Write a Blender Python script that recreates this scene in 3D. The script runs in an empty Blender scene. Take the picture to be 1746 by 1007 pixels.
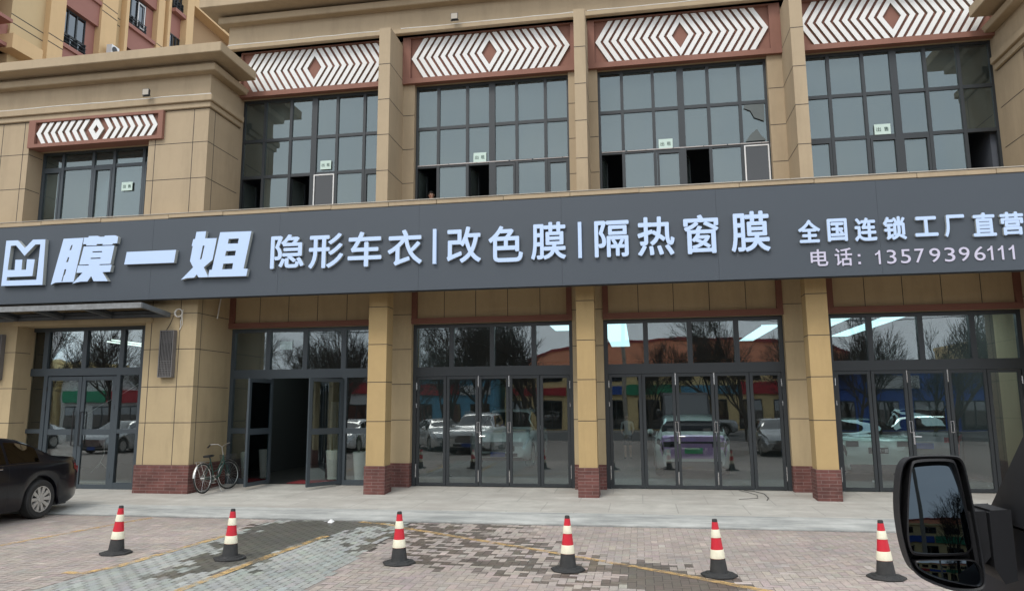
import bpy, bmesh, math, random
from mathutils import Vector, Matrix
import numpy as np
R=math.radians
rnd=random.Random(7)
sc=bpy.context.scene
col=sc.collection
# ------------------------------------------------------------------ camera
H=1.81
cam_d=bpy.data.cameras.new('camera'); cam=bpy.data.objects.new('camera',cam_d); col.objects.link(cam); sc.camera=cam
YAW,PITCH,ROLL,FPX=0.170749,0.151218,0.006034,1242.566
cz,sz=math.cos(YAW),math.sin(YAW); cx,sx=math.cos(PITCH),math.sin(PITCH); cr,sr=math.cos(ROLL),math.sin(ROLL)
Mc=Matrix(((cz,-sz,0),(sz,cz,0),(0,0,1)))@Matrix(((1,0,0),(0,cx,-sx),(0,sx,cx)))@Matrix(((cr,0,sr),(0,1,0),(-sr,0,cr)))
right,fwd,up=Mc.col[0],Mc.col[1],Mc.col[2]
rot=Matrix((right,up,-fwd)).transposed()
cam.matrix_world=Matrix.Translation((0,0,H))@rot.to_4x4()
cam_d.sensor_width=36; cam_d.lens=36*FPX/1746; cam_d.clip_end=1000; cam_d.clip_start=0.05
sc.render.resolution_x=1024; sc.render.resolution_y=590
# ------------------------------------------------------------------ sky, sun, exposure
SUN_EL,SUN_AZ=50,200     # azimuth clockwise from +Y
w=bpy.data.worlds.new('World'); sc.world=w; w.use_nodes=True
nt=w.node_tree; nt.nodes.clear()
out=nt.nodes.new('ShaderNodeOutputWorld'); bg=nt.nodes.new('ShaderNodeBackground')
sky=nt.nodes.new('ShaderNodeTexSky'); sky.sky_type='NISHITA'; sky.sun_disc=False
sky.sun_elevation=R(SUN_EL); sky.sun_rotation=R(SUN_AZ); sky.dust_density=6; sky.air_density=1.2
# cloud cover: pale grey deck with soft lighter and darker patches over the sky
tc=nt.nodes.new('ShaderNodeTexCoord'); nz=nt.nodes.new('ShaderNodeTexNoise'); nz.inputs['Scale'].default_value=2.2; nz.inputs['Detail'].default_value=5
mp=nt.nodes.new('ShaderNodeMapping'); mp.inputs['Scale'].default_value=(1,1,2.5)
nt.links.new(tc.outputs['Generated'],mp.inputs['Vector']); nt.links.new(mp.outputs['Vector'],nz.inputs['Vector'])
cr_=nt.nodes.new('ShaderNodeValToRGB'); cr_.color_ramp.elements[0].position=.35; cr_.color_ramp.elements[0].color=(6.2,6.9,7.6,1); cr_.color_ramp.elements[1].position=.7; cr_.color_ramp.elements[1].color=(8.4,8.8,9.2,1)
nt.links.new(nz.outputs['Fac'],cr_.inputs['Fac'])
mx=nt.nodes.new('ShaderNodeMix'); mx.data_type='RGBA'; mx.inputs['Factor'].default_value=.88
nt.links.new(sky.outputs['Color'],mx.inputs['A']); nt.links.new(cr_.outputs['Color'],mx.inputs['B'])
nt.links.new(mx.outputs['Result'],bg.inputs['Color']); bg.inputs['Strength'].default_value=.13
nt.links.new(bg.outputs['Background'],out.inputs['Surface'])
sd=bpy.data.lights.new('sun','SUN'); sd.energy=0.95; sd.angle=R(18); sd.color=(1,.96,.9)
sun=bpy.data.objects.new('sun',sd); col.objects.link(sun)
sdir=Vector((math.sin(R(SUN_AZ))*math.cos(R(SUN_EL)),math.cos(R(SUN_AZ))*math.cos(R(SUN_EL)),math.sin(R(SUN_EL))))
sun.rotation_euler=sdir.to_track_quat('Z','Y').to_euler(); sun.location=(0,-20,40)
sc.view_settings.view_transform='Standard'; sc.view_settings.look='None'; sc.view_settings.exposure=0.60; sc.view_settings.gamma=1
sc.cycles.max_bounces=8; sc.cycles.transparent_max_bounces=12; sc.cycles.caustics_reflective=False; sc.cycles.caustics_refractive=False

# ------------------------------------------------------------------ materials
def mat(name,c,rough=.7,metal=0,noise=0,nscale=3.,bump=0,bscale=60,spec=.5,emit=None,es=0,streak=0,dirt=None,coat=0):
    m=bpy.data.materials.new(name); m.use_nodes=True; t=m.node_tree; b=t.nodes['Principled BSDF']
    b.inputs['Base Color'].default_value=(*c,1); b.inputs['Roughness'].default_value=rough; b.inputs['Metallic'].default_value=metal
    b.inputs['Specular IOR Level'].default_value=spec
    if coat: b.inputs['Coat Weight'].default_value=coat; b.inputs['Coat Roughness'].default_value=.03
    if emit: b.inputs['Emission Color'].default_value=(*emit,1); b.inputs['Emission Strength'].default_value=es
    if noise or streak or bump:
        tc=t.nodes.new('ShaderNodeNewGeometry')
    last=None
    def mixin(fac,col2,prev,strength):
        mx=t.nodes.new('ShaderNodeMix'); mx.data_type='RGBA'
        if prev is None: mx.inputs['A'].default_value=(*c,1)
        else: t.links.new(prev,mx.inputs['A'])
        mx.inputs['B'].default_value=(*col2,1)
        mu=t.nodes.new('ShaderNodeMath'); mu.operation='MULTIPLY'; mu.inputs[1].default_value=strength; t.links.new(fac,mu.inputs[0]); t.links.new(mu.outputs[0],mx.inputs['Factor'])
        return mx.outputs['Result']
    if noise:
        n=t.nodes.new('ShaderNodeTexNoise'); n.inputs['Scale'].default_value=nscale; n.inputs['Detail'].default_value=8; n.inputs['Roughness'].default_value=.65
        t.links.new(tc.outputs['Position'],n.inputs['Vector'])
        r=t.nodes.new('ShaderNodeValToRGB'); r.color_ramp.elements[0].position=.3; r.color_ramp.elements[1].position=.72; t.links.new(n.outputs['Fac'],r.inputs['Fac'])
        d=dirt or tuple(x*.55 for x in c)
        last=mixin(r.outputs['Color'],d,last,noise)
        n2=t.nodes.new('ShaderNodeTexNoise'); n2.inputs['Scale'].default_value=nscale*14; n2.inputs['Detail'].default_value=4; t.links.new(tc.outputs['Position'],n2.inputs['Vector'])
        last=mixin(n2.outputs['Fac'],tuple(min(1,x*1.25) for x in c),last,noise*.6)
    if streak:
        mpn=t.nodes.new('ShaderNodeMapping'); mpn.inputs['Scale'].default_value=(1.7,1.7,.28); t.links.new(tc.outputs['Position'],mpn.inputs['Vector'])
        n=t.nodes.new('ShaderNodeTexNoise'); n.inputs['Scale'].default_value=1.3; n.inputs['Detail'].default_value=9; n.inputs['Roughness'].default_value=.7; t.links.new(mpn.outputs['Vector'],n.inputs['Vector'])
        r=t.nodes.new('ShaderNodeValToRGB'); r.color_ramp.elements[0].position=.48; r.color_ramp.elements[1].position=.80; t.links.new(n.outputs['Fac'],r.inputs['Fac'])
        last=mixin(r.outputs['Color'],tuple(x*.45 for x in c),last,streak)
    if last is not None: t.links.new(last,b.inputs['Base Color'])
    if bump:
        n=t.nodes.new('ShaderNodeTexNoise'); n.inputs['Scale'].default_value=bscale; n.inputs['Detail'].default_value=3; t.links.new(tc.outputs['Position'],n.inputs['Vector'])
        bp=t.nodes.new('ShaderNodeBump'); bp.inputs['Strength'].default_value=bump; bp.inputs['Distance'].default_value=.01; t.links.new(n.outputs['Fac'],bp.inputs['Height']); t.links.new(bp.outputs['Normal'],b.inputs['Normal'])
    return m
def glass(name,refl=.15,tint=(.5,.55,.55),rcol=(1,1,1),wav=0,ior=1.5,dust=0,dcol=(.3,.33,.31)):
    m=bpy.data.materials.new(name); m.use_nodes=True; t=m.node_tree; t.nodes.clear()
    o=t.nodes.new('ShaderNodeOutputMaterial'); g=t.nodes.new('ShaderNodeBsdfGlossy'); tr=t.nodes.new('ShaderNodeBsdfTransparent'); mx=t.nodes.new('ShaderNodeMixShader')
    g.inputs['Roughness'].default_value=0.0; g.inputs['Color'].default_value=(*rcol,1); tr.inputs['Color'].default_value=(*tint,1)
    f=t.nodes.new('ShaderNodeFresnel'); f.inputs['IOR'].default_value=ior
    a=t.nodes.new('ShaderNodeMath'); a.operation='ADD'; a.inputs[1].default_value=refl; a.use_clamp=True; t.links.new(f.outputs[0],a.inputs[0])
    t.links.new(a.outputs[0],mx.inputs[0]); t.links.new(tr.outputs[0],mx.inputs[1]); t.links.new(g.outputs[0],mx.inputs[2]); t.links.new(mx.outputs[0],o.inputs[0])
    if dust:
        df=t.nodes.new('ShaderNodeBsdfDiffuse'); df.inputs['Color'].default_value=(*dcol,1); m3=t.nodes.new('ShaderNodeMixShader')
        tcd=t.nodes.new('ShaderNodeTexCoord'); mpd=t.nodes.new('ShaderNodeMapping'); mpd.inputs['Scale'].default_value=(1.3,1.3,.5); nd=t.nodes.new('ShaderNodeTexNoise'); nd.inputs['Scale'].default_value=1.4; nd.inputs['Detail'].default_value=8; t.links.new(tcd.outputs['Object'],mpd.inputs['Vector']); t.links.new(mpd.outputs[0],nd.inputs['Vector'])
        rd=t.nodes.new('ShaderNodeMapRange'); rd.inputs['From Min'].default_value=.3; rd.inputs['From Max'].default_value=.7; rd.inputs['To Min'].default_value=dust*.45; rd.inputs['To Max'].default_value=dust*1.5; t.links.new(nd.outputs['Fac'],rd.inputs['Value']); t.links.new(rd.outputs[0],m3.inputs[0])
        t.links.new(mx.outputs[0],m3.inputs[1]); t.links.new(df.outputs[0],m3.inputs[2]); t.links.new(m3.outputs[0],o.inputs[0])
    if wav:
        tc=t.nodes.new('ShaderNodeTexCoord'); n=t.nodes.new('ShaderNodeTexNoise'); n.inputs['Scale'].default_value=1.6; n.inputs['Detail'].default_value=1; t.links.new(tc.outputs['Object'],n.inputs['Vector'])
        bp=t.nodes.new('ShaderNodeBump'); bp.inputs['Strength'].default_value=wav; bp.inputs['Distance'].default_value=.02; t.links.new(n.outputs['Fac'],bp.inputs['Height']); t.links.new(bp.outputs['Normal'],g.inputs['Normal'])
    return m
def brickmat(name,c1,c2,mortar,scale=1,bw=.24,bh=.06,ms=.01,bump=.4,vec='xz',noise=.3):
    m=bpy.data.materials.new(name); m.use_nodes=True; t=m.node_tree; b=t.nodes['Principled BSDF']; b.inputs['Roughness'].default_value=.85
    tc=t.nodes.new('ShaderNodeTexCoord'); sp=t.nodes.new('ShaderNodeSeparateXYZ'); cb=t.nodes.new('ShaderNodeCombineXYZ'); t.links.new(tc.outputs['Object'],sp.inputs[0])
    if vec=='xz':
        ad=t.nodes.new('ShaderNodeMath'); ad.operation='ADD'; t.links.new(sp.outputs['X'],ad.inputs[0]); t.links.new(sp.outputs['Y'],ad.inputs[1])
        t.links.new(ad.outputs[0],cb.inputs['X']); t.links.new(sp.outputs['Z'],cb.inputs['Y'])
    else:
        t.links.new(sp.outputs['X'],cb.inputs['X']); t.links.new(sp.outputs['Y'],cb.inputs['Y'])
    br=t.nodes.new('ShaderNodeTexBrick'); t.links.new(cb.outputs[0],br.inputs['Vector'])
    br.inputs['Color1'].default_value=(*c1,1); br.inputs['Color2'].default_value=(*c2,1); br.inputs['Mortar'].default_value=(*mortar,1)
    br.inputs['Scale'].default_value=scale; br.inputs['Brick Width'].default_value=bw; br.inputs['Row Height'].default_value=bh; br.inputs['Mortar Size'].default_value=ms
    n=t.nodes.new('ShaderNodeTexNoise'); n.inputs['Scale'].default_value=2.2; n.inputs['Detail'].default_value=9; n.inputs['Roughness'].default_value=.7; t.links.new(tc.outputs['Object'],n.inputs['Vector'])
    r=t.nodes.new('ShaderNodeValToRGB'); r.color_ramp.elements[0].position=.3; r.color_ramp.elements[0].color=(1-noise,)*3+(1,); r.color_ramp.elements[1].position=.7; r.color_ramp.elements[1].color=(1+noise*.5,)*3+(1,); t.links.new(n.outputs['Fac'],r.inputs['Fac'])
    mx=t.nodes.new('ShaderNodeMix'); mx.data_type='RGBA'; mx.blend_type='MULTIPLY'; mx.inputs['Factor'].default_value=1; t.links.new(br.outputs['Color'],mx.inputs['A']); t.links.new(r.outputs['Color'],mx.inputs['B'])
    t.links.new(mx.outputs['Result'],b.inputs['Base Color'])
    bp=t.nodes.new('ShaderNodeBump'); bp.inputs['Strength'].default_value=bump; bp.inputs['Distance'].default_value=.01; bp.invert=True; t.links.new(br.outputs['Fac'],bp.inputs['Height']); t.links.new(bp.outputs['Normal'],b.inputs['Normal'])
    return m
M={}
M['stucco']=mat('tan_stucco',(.425,.332,.220),.92,noise=.25,nscale=1.1,bump=.25,bscale=90,streak=.38)
M['stucco2']=mat('yellow_tan_stucco',(.46,.325,.155),.92,noise=.22,nscale=1.6,bump=.25,bscale=90,streak=.38)
M['stucco3']=mat('dull_tan_stucco',(.46,.355,.21),.92,noise=.25,nscale=1.3,bump=.25,bscale=90,streak=.42)
M['joint']=mat('dark_joint',(.05,.045,.04),.9)
M['redtrim']=mat('red_brown_paint',(.265,.128,.094),.85,noise=.25,nscale=2,streak=.3)
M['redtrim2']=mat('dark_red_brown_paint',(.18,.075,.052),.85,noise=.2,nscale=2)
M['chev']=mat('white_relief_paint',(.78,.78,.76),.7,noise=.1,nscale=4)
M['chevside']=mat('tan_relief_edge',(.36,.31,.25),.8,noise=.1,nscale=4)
M['frame']=mat('dark_grey_aluminium',(.027,.032,.036),.42,noise=.1,nscale=5)
M['frame2']=mat('slate_grey_aluminium',(.050,.064,.075),.45,noise=.15,nscale=5)
M['steel']=mat('brushed_steel',(.75,.75,.75),.25,1)
M['black']=mat('black_metal',(.015,.015,.017),.45)
M['plinth']=brickmat('red_split_brick',(.175,.066,.055),(.115,.045,.038),(.21,.135,.12),bw=.30,bh=.068,ms=.006,noise=.45)
M['glassup']=glass('grey_film_glass',.115,(.30,.34,.35),(.82,.95,.98),wav=.05,dust=.13,dcol=(.26,.32,.30))
M['glassdoor']=glass('shopfront_glass',.075,(.88,.93,.93),(.93,.98,1),wav=.035,dust=.012)
M['glassleaf']=glass('clear_door_glass',.07,(.86,.93,.93),(.82,.93,1),wav=.02)
M['caulk']=mat('dirty_sealant',(.48,.45,.44),.7,noise=.4,nscale=12)
M['white']=mat('white_paint',(.75,.75,.74),.5,noise=.08)
M['sign']=mat('slate_sign_sheet',(.056,.069,.085),.55,noise=.08,nscale=.7)
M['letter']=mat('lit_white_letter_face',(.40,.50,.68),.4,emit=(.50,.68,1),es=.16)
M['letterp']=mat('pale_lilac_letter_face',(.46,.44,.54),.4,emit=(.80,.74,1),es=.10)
M['letterside']=mat('grey_letter_return',(.42,.44,.42),.4)
M['paper']=mat('pale_green_paper',(.55,.68,.62),.8)
M['ink']=mat('dark_green_ink',(.03,.07,.055),.8)
M['concrete']=mat('pale_concrete',(.44,.40,.34),.9,noise=.25,nscale=2.5)
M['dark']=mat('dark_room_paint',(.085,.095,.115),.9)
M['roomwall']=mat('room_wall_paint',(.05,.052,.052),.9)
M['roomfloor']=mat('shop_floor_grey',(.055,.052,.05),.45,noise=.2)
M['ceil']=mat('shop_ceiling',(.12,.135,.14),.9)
M['lamp']=mat('lit_ceiling_panel',(.9,.9,.9),.5,emit=(.62,.95,1),es=1.0)
M['lampfill']=mat('added_fill_panel',(.9,.9,.9),.5,emit=(.80,1,.97),es=3.5)
M['tube']=mat('lit_tube',(.9,.9,.9),.5,emit=(.85,1,.9),es=1.2)
# ------------------------------------------------------------------ object helpers
def tag(o,label=None,cat=None,group=None,kind=None):
    if label: o['label']=label
    if cat: o['category']=cat
    if group: o['group']=group
    if kind: o['kind']=kind
    return o
def empty(name,loc=(0,0,0),rz=0,**k):
    o=bpy.data.objects.new(name,None); col.objects.link(o); o.location=loc; o.rotation_euler=(0,0,rz); o.empty_display_size=.1
    return tag(o,**k)
class MB:
    def __init__(s): s.v=[]; s.f=[]; s.m=[]; s.xf=None
    def add(s,vs,fs,m=0):
        n=len(s.v)
        if s.xf is not None: vs=[s.xf@Vector(p) for p in vs]
        s.v+= [tuple(p) for p in vs]; s.f+=[tuple(i+n for i in f) for f in fs]; s.m+=[m]*len(fs)
    def box(s,x0,x1,y0,y1,z0,z1,m=0):
        if x0>x1:x0,x1=x1,x0
        if y0>y1:y0,y1=y1,y0
        if z0>z1:z0,z1=z1,z0
        s.add([(x0,y0,z0),(x1,y0,z0),(x1,y1,z0),(x0,y1,z0),(x0,y0,z1),(x1,y0,z1),(x1,y1,z1),(x0,y1,z1)],
              [(0,3,2,1),(4,5,6,7),(0,1,5,4),(1,2,6,5),(2,3,7,6),(3,0,4,7)],m)
    def tube(s,pts,r,n=8,m=0,caps=True,closed=False):
        pts=[Vector(p) for p in pts]; rs=r if isinstance(r,(list,tuple)) else [r]*len(pts)
        vs=[];fs=[];N=len(pts)
        prev=None
        for i,p in enumerate(pts):
            if closed: d=(pts[(i+1)%N]-pts[i-1])
            else: d=(pts[min(i+1,N-1)]-pts[max(i-1,0)])
            if d.length<1e-9: d=Vector((0,0,1))
            d.normalize()
            if prev is None:
                a=Vector((0,0,1)) if abs(d.z)<.9 else Vector((1,0,0)); u=d.cross(a).normalized()
            else: u=(prev-d*prev.dot(d)); u=u.normalized() if u.length>1e-6 else d.orthogonal().normalized()
            prev=u; v=d.cross(u)
            for k in range(n):
                a=2*math.pi*k/n; vs.append(p+(u*math.cos(a)+v*math.sin(a))*rs[i])
        R_=N if closed else N-1
        for i in range(R_):
            for k in range(n):
                a=i*n+k;b=i*n+(k+1)%n;j=((i+1)%N)*n
                fs.append((a,b,j+(k+1)%n,j+k))
        if caps and not closed: fs.append(tuple(range(n-1,-1,-1))); fs.append(tuple((N-1)*n+k for k in range(n)))
        s.add(vs,fs,m)
    def lathe(s,prof,n=16,m=0,c=(0,0,0),axis='z',ang0=0,caps=True):
        vs=[];fs=[]
        for (r,z) in prof:
            for k in range(n):
                a=2*math.pi*k/n+ang0
                p=(r*math.cos(a),r*math.sin(a),z)
                if axis=='y': p=(p[0],p[2],p[1])
                if axis=='x': p=(p[2],p[0],p[1])
                vs.append((p[0]+c[0],p[1]+c[1],p[2]+c[2]))
        for i in range(len(prof)-1):
            for k in range(n):
                fs.append((i*n+k,i*n+(k+1)%n,(i+1)*n+(k+1)%n,(i+1)*n+k))
        if caps: fs.append(tuple(range(n-1,-1,-1))); fs.append(tuple((len(prof)-1)*n+k for k in range(n)))
        s.add(vs,fs,m)
    def prism(s,poly,y0,y1,m=0,ms=None,plane='xz'):
        # polygon without holes, extruded
        n=len(poly)
        def P(a,b,t): return (a,t,b) if plane=='xz' else ((t,a,b) if plane=='yz' else (a,b,t))
        vs=[P(a,b,y0) for a,b in poly]+[P(a,b,y1) for a,b in poly]
        s.add(vs,[tuple(range(n)),tuple(range(2*n-1,n-1,-1))],m)
        s.add(vs,[(i,i+n,(i+1)%n+n,(i+1)%n) for i in range(n)],m if ms is None else ms)
    def build(s,name,mats,parent=None,smooth=False,bevel=0,**k):
        me=bpy.data.meshes.new(name); me.from_pydata(s.v,[],s.f)
        if not isinstance(mats,(list,tuple)): mats=[mats]
        for m in mats: me.materials.append(M[m] if isinstance(m,str) else m)
        me.polygons.foreach_set('material_index',s.m)
        bm=bmesh.new(); bm.from_mesh(me); bmesh.ops.recalc_face_normals(bm,faces=bm.faces)
        if bevel:
            es=[e for e in bm.edges if len(e.link_faces)==2 and e.calc_face_angle(0)>.6]
            bmesh.ops.bevel(bm,geom=es,offset=bevel,segments=2,affect='EDGES',clamp_overlap=True)
        bm.to_mesh(me); bm.free()
        o=bpy.data.objects.new(name,me); col.objects.link(o)
        if smooth:
            me.polygons.foreach_set('use_smooth',[True]*len(me.polygons))
            try: me.set_sharp_from_angle(angle=R(smooth if smooth is not True else 40))
            except Exception: pass
        if parent: o.parent=parent
        return tag(o,**k)
def rezero(o,base):
    "move an object's origin to base, keeping its geometry in place"
    b=Vector(base); o.data.transform(Matrix.Translation(-b)); o.location=b; return o
def copy_tree(o,parent=None):
    c=o.copy(); col.objects.link(c); c.parent=parent
    for ch in list(o.children): copy_tree(ch,c)
    return c
def curve_shape(polys,y,ext,mats,name,parent,offset=0):
    cu=bpy.data.curves.new(name,'CURVE'); cu.dimensions='2D'; cu.fill_mode='BOTH'; cu.extrude=ext; cu.offset=offset
    for p in polys:
        s=cu.splines.new('POLY'); s.points.add(len(p)-1)
        for i,(a,b) in enumerate(p): s.points[i].co=(a,b,0,1)
        s.use_cyclic_u=True
    return curve_to_mesh(cu,y,ext,mats,name,parent)
def curve_to_mesh(cu,y,ext,mats,name,parent,bbox=None,bold=0):
    to=bpy.data.objects.new('tmp',cu); col.objects.link(to)
    dg=bpy.context.evaluated_depsgraph_get(); me=bpy.data.meshes.new_from_object(to.evaluated_get(dg)); bpy.data.objects.remove(to)
    if bold:   # thicken the strokes: shifted copies, each a hair behind the last
        bm=bmesh.new()
        for i,(a,c) in enumerate(((0,0),(1,0),(-1,0),(0,1),(0,-1),(.7,.7),(-.7,.7),(.7,-.7),(-.7,-.7))):
            n0=len(bm.verts); bm.from_mesh(me); bm.verts.ensure_lookup_table()
            for v in bm.verts[n0:]: v.co.x+=a*bold; v.co.y+=c*bold; v.co.z-=i*.0004
        bm.to_mesh(me); bm.free()
    n=len(me.vertices); co=np.empty(n*3); me.vertices.foreach_get('co',co); co=co.reshape(-1,3)
    if bbox:
        x0,z0,x1,z1=bbox; mn=co.min(0); mx=co.max(0)
        co[:,0]=x0+(co[:,0]-mn[0])*(x1-x0)/(mx[0]-mn[0]); co[:,1]=z0+(co[:,1]-mn[1])*(z1-z0)/(mx[1]-mn[1])
    new=np.stack([co[:,0],y-co[:,2],co[:,1]],1)   # local z toward -Y (front)
    me.vertices.foreach_set('co',new.ravel()); me.update()
    bm=bmesh.new(); bm.from_mesh(me); bmesh.ops.remove_doubles(bm,verts=bm.verts,dist=1e-5); bmesh.ops.recalc_face_normals(bm,faces=bm.faces); bm.to_mesh(me); bm.free()
    me.materials.clear()
    for m in mats: me.materials.append(M[m])
    for p in me.polygons: p.material_index=0 if abs(p.normal.y)>.7 or len(mats)==1 else 1; p.use_smooth=False
    me.name=name; o=bpy.data.objects.new(name,me); col.objects.link(o)
    if parent: o.parent=parent
    return o
def text_mesh(ch,bbox,y,ext,mats,name,parent,offset=0):
    cu=bpy.data.curves.new(name,'FONT'); cu.body=ch; cu.size=1; cu.extrude=.01 if not bbox else ext; cu.fill_mode='BOTH'; cu.resolution_u=4
    return curve_to_mesh(cu,y,ext,mats,name,parent,bbox,offset)
# ------------------------------------------------------------------ ground
ZP=-.2
def inpoly(x,y,poly):
    c=False;j=len(poly)-1
    for i in range(len(poly)):
        xi,yi=poly[i];xj,yj=poly[j]
        if (yi>y)!=(yj>y) and x<(xj-xi)*(y-yi)/(yj-yi)+xi: c=not c
        j=i
    return c
def dist_in(x,y,poly):
    best=9
    for i in range(len(poly)):
        a=Vector(poly[i]);b=Vector(poly[(i+1)%len(poly)]);p=Vector((x,y));ab=b-a
        t=max(0,min(1,(p-a).dot(ab)/ab.length_squared)); best=min(best,(p-a-ab*t).length)
    return best if inpoly(x,y,poly) else -best
WET1=[(-6.666,12.289),(-6.202,12.685),(-4.3,12.795),(-4.75,11.8),(-5.1,10.6),(-4.987,9.712),(-4.849,8.99),(-5.421,8.672),(-5.553,8.336),(-5.834,8.515),(-5.842,9.131),(-6.105,10.104),(-6.464,11.186)]
WET2=[(-5.1,12.80),(-3.4,12.80),(-2.103,12.5),(-1.761,11.517),(-1.305,10.733),(0.004,9.898),(0.951,9.285),(1.448,8.744),(0.302,8.2),(-0.339,8.7),(-1.405,9.158),(-2.209,9.474),(-2.706,9.265),(-3.201,9.887),(-3.817,10.425),(-4.384,10.9),(-4.5,11.6)]
WET3=[(-0.731,9.687),(0.004,9.969),(0.867,9.125),(1.196,8.706),(0.121,8.448),(-0.275,9.106)]
from mathutils import noise as mn
def wetness(x,y,jit):
    n=mn.noise(Vector((x*1.3,y*1.3,0)))*.55+mn.noise(Vector((x*4,y*4,3)))*.35
    a=dist_in(x,y,WET1)*1.9+n+.12
    b=min(dist_in(x,y,WET2)*1.0,.22)+n*1.1-.20
    c=dist_in(x,y,WET3)*3+n*.8+.1
    return max(a+jit*.36,b+jit*.6,c+jit*.2)
def strip_left(y): return -6.75+(y-8.4)*.045
def strip_right(y): return -3.70-(y-7.97)*.065
def build_paving():
    vs=[];fs=[];cols=[];wets=[]
    g=.0035
    def brick(x0,x1,y0,y1,base):
        xc,yc=(x0+x1)/2,(y0+y1)/2
        if yc>12.80 or yc<6.2 or xc<-15 or xc>9.5: return
        y1=min(y1,12.80)
        n=len(vs)
        t=[rnd.uniform(-.0012,.0012) for _ in range(4)]
        vs.extend([(x0+g,y0+g,ZP+.004+t[0]),(x1-g,y0+g,ZP+.004+t[1]),(x1-g,y1-g,ZP+.004+t[2]),(x0+g,y1-g,ZP+.004+t[3])])
        fs.append((n,n+1,n+2,n+3))
        v=rnd.gauss(1,.035); 
        if rnd.random()<.02: v*=1.18
        big=1+.13*mn.noise(Vector((xc*.5,yc*.5,9)))
        wet=max(0.,min(1.,(wetness(xc,yc,rnd.uniform(-1,1))+.03)/.16))
        c=[b*v*big*(1+rnd.gauss(0,.02)) for b in base]
        if wet: c=[k*(1-wet*(1-.37*q)) for k,q in zip(c,(1.05,.98,.90))]
        cols.append(c); wets.append(wet)
    PK=(.405,.350,.318); GY=(.350,.365,.345)
    W=.1
    for i in range(-150,96):
        for j in range(62,129):
            k=(i-j)%4; x=i*W;y=j*W
            if k==0: b=(x,x+2*W,y,y+W)
            elif k==3: b=(x,x+W,y,y+2*W)
            else: continue
            xc,yc=(b[0]+b[1])/2,(b[2]+b[3])/2
            if strip_left(yc)-.02<xc<strip_right(yc)+.02: continue
            brick(*b,PK)
    # grey strip: running bond, long side along the strip
    for c_ in range(0,32):
        for j in range(30,66):
            y0=j*.2+(.1 if c_%2 else 0); yc=y0+.1
            x0=strip_left(yc)+.0+c_*W
            if x0+W*.7>strip_right(yc): continue
            brick(x0,min(x0+W,strip_right(yc)+.03),y0,y0+.2,GY)
    me=bpy.data.meshes.new('paving'); me.from_pydata(vs,[],fs)
    at=me.attributes.new('tone','FLOAT_COLOR','FACE'); at.data.foreach_set('color',[k for c,wv in zip(cols,wets) for k in (*c,1-wv)])
    m=bpy.data.materials.new('clay_pavers'); m.use_nodes=True; t=m.node_tree; b=t.nodes['Principled BSDF']
    a=t.nodes.new('ShaderNodeAttribute'); a.attribute_name='tone'
    tc=t.nodes.new('ShaderNodeTexCoord'); n=t.nodes.new('ShaderNodeTexNoise'); n.inputs['Scale'].default_value=1.7; n.inputs['Detail'].default_value=10; n.inputs['Roughness'].default_value=.75; t.links.new(tc.outputs['Object'],n.inputs['Vector'])
    r=t.nodes.new('ShaderNodeValToRGB'); r.color_ramp.elements[0].position=.32; r.color_ramp.elements[0].color=(.74,.75,.76,1); r.color_ramp.elements[1].position=.68; r.color_ramp.elements[1].color=(1.12,1.1,1.06,1); t.links.new(n.outputs['Fac'],r.inputs['Fac'])
    n2=t.nodes.new('ShaderNodeTexNoise'); n2.inputs['Scale'].default_value=70; n2.inputs['Detail'].default_value=3; t.links.new(tc.outputs['Object'],n2.inputs['Vector'])
    r2=t.nodes.new('ShaderNodeValToRGB'); r2.color_ramp.elements[0].position=.3; r2.color_ramp.elements[0].color=(.8,.8,.8,1); r2.color_ramp.elements[1].position=.7; r2.color_ramp.elements[1].color=(1.12,1.12,1.12,1); t.links.new(n2.outputs['Fac'],r2.inputs['Fac'])
    prev=a.outputs['Color']
    for q in (r,r2):
        mx=t.nodes.new('ShaderNodeMix'); mx.data_type='RGBA'; mx.blend_type='MULTIPLY'; mx.inputs['Factor'].default_value=1; t.links.new(prev,mx.inputs['A']); t.links.new(q.outputs['Color'],mx.inputs['B']); prev=mx.outputs['Result']
    t.links.new(prev,b.inputs['Base Color'])
    mr=t.nodes.new('ShaderNodeMapRange'); mr.inputs['To Min'].default_value=.42; mr.inputs['To Max'].default_value=.88; t.links.new(a.outputs['Alpha'],mr.inputs['Value']); t.links.new(mr.outputs[0],b.inputs['Roughness'])
    bp=t.nodes.new('ShaderNodeBump'); bp.inputs['Strength'].default_value=.3; bp.inputs['Distance'].default_value=.004; t.links.new(n2.outputs['Fac'],bp.inputs['Height']); t.links.new(bp.outputs['Normal'],b.inputs['Normal'])
    me.materials.append(m); o=bpy.data.objects.new('paving',me); col.objects.link(o); tag(o,kind='structure')
build_paving()
M['joint_sand']=mat('paver_joint_sand',(.27,.235,.21),.95,noise=.3,nscale=2)
# damp sand in the joints round the wet bricks
b=MB(); s_=.1
for i in range(-72,22):
    for j in range(78,129):
        x,y=i*s_,j*s_
        if wetness(x+.05,y+.05,0)>-.30: b.add([(x,y,ZP+.0018),(x+s_,y,ZP+.0018),(x+s_,min(y+s_,12.83),ZP+.0018),(x,min(y+s_,12.83),ZP+.0018)],[(0,1,2,3)])
M['damp']=mat('damp_joint_sand',(.06,.052,.046),.6)
b.build('damp_joints','damp',kind='structure')
b=MB(); b.add([(-40,12.795,ZP+.002),(30,12.795,ZP+.002),(30,12.84,ZP+.002),(-40,12.84,ZP+.002)],[(0,1,2,3)]); b.build('gutter_joint','damp',kind='structure')
b=MB(); b.add([(-220,-220,ZP),(220,-220,ZP),(220,12.84,ZP),(-220,12.84,ZP)],[(0,1,2,3)]); b.add([(-220,12.84,ZP-.1),(220,12.84,ZP-.1),(220,220,ZP-.1),(-220,220,ZP-.1)],[(0,1,2,3)])
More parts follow.
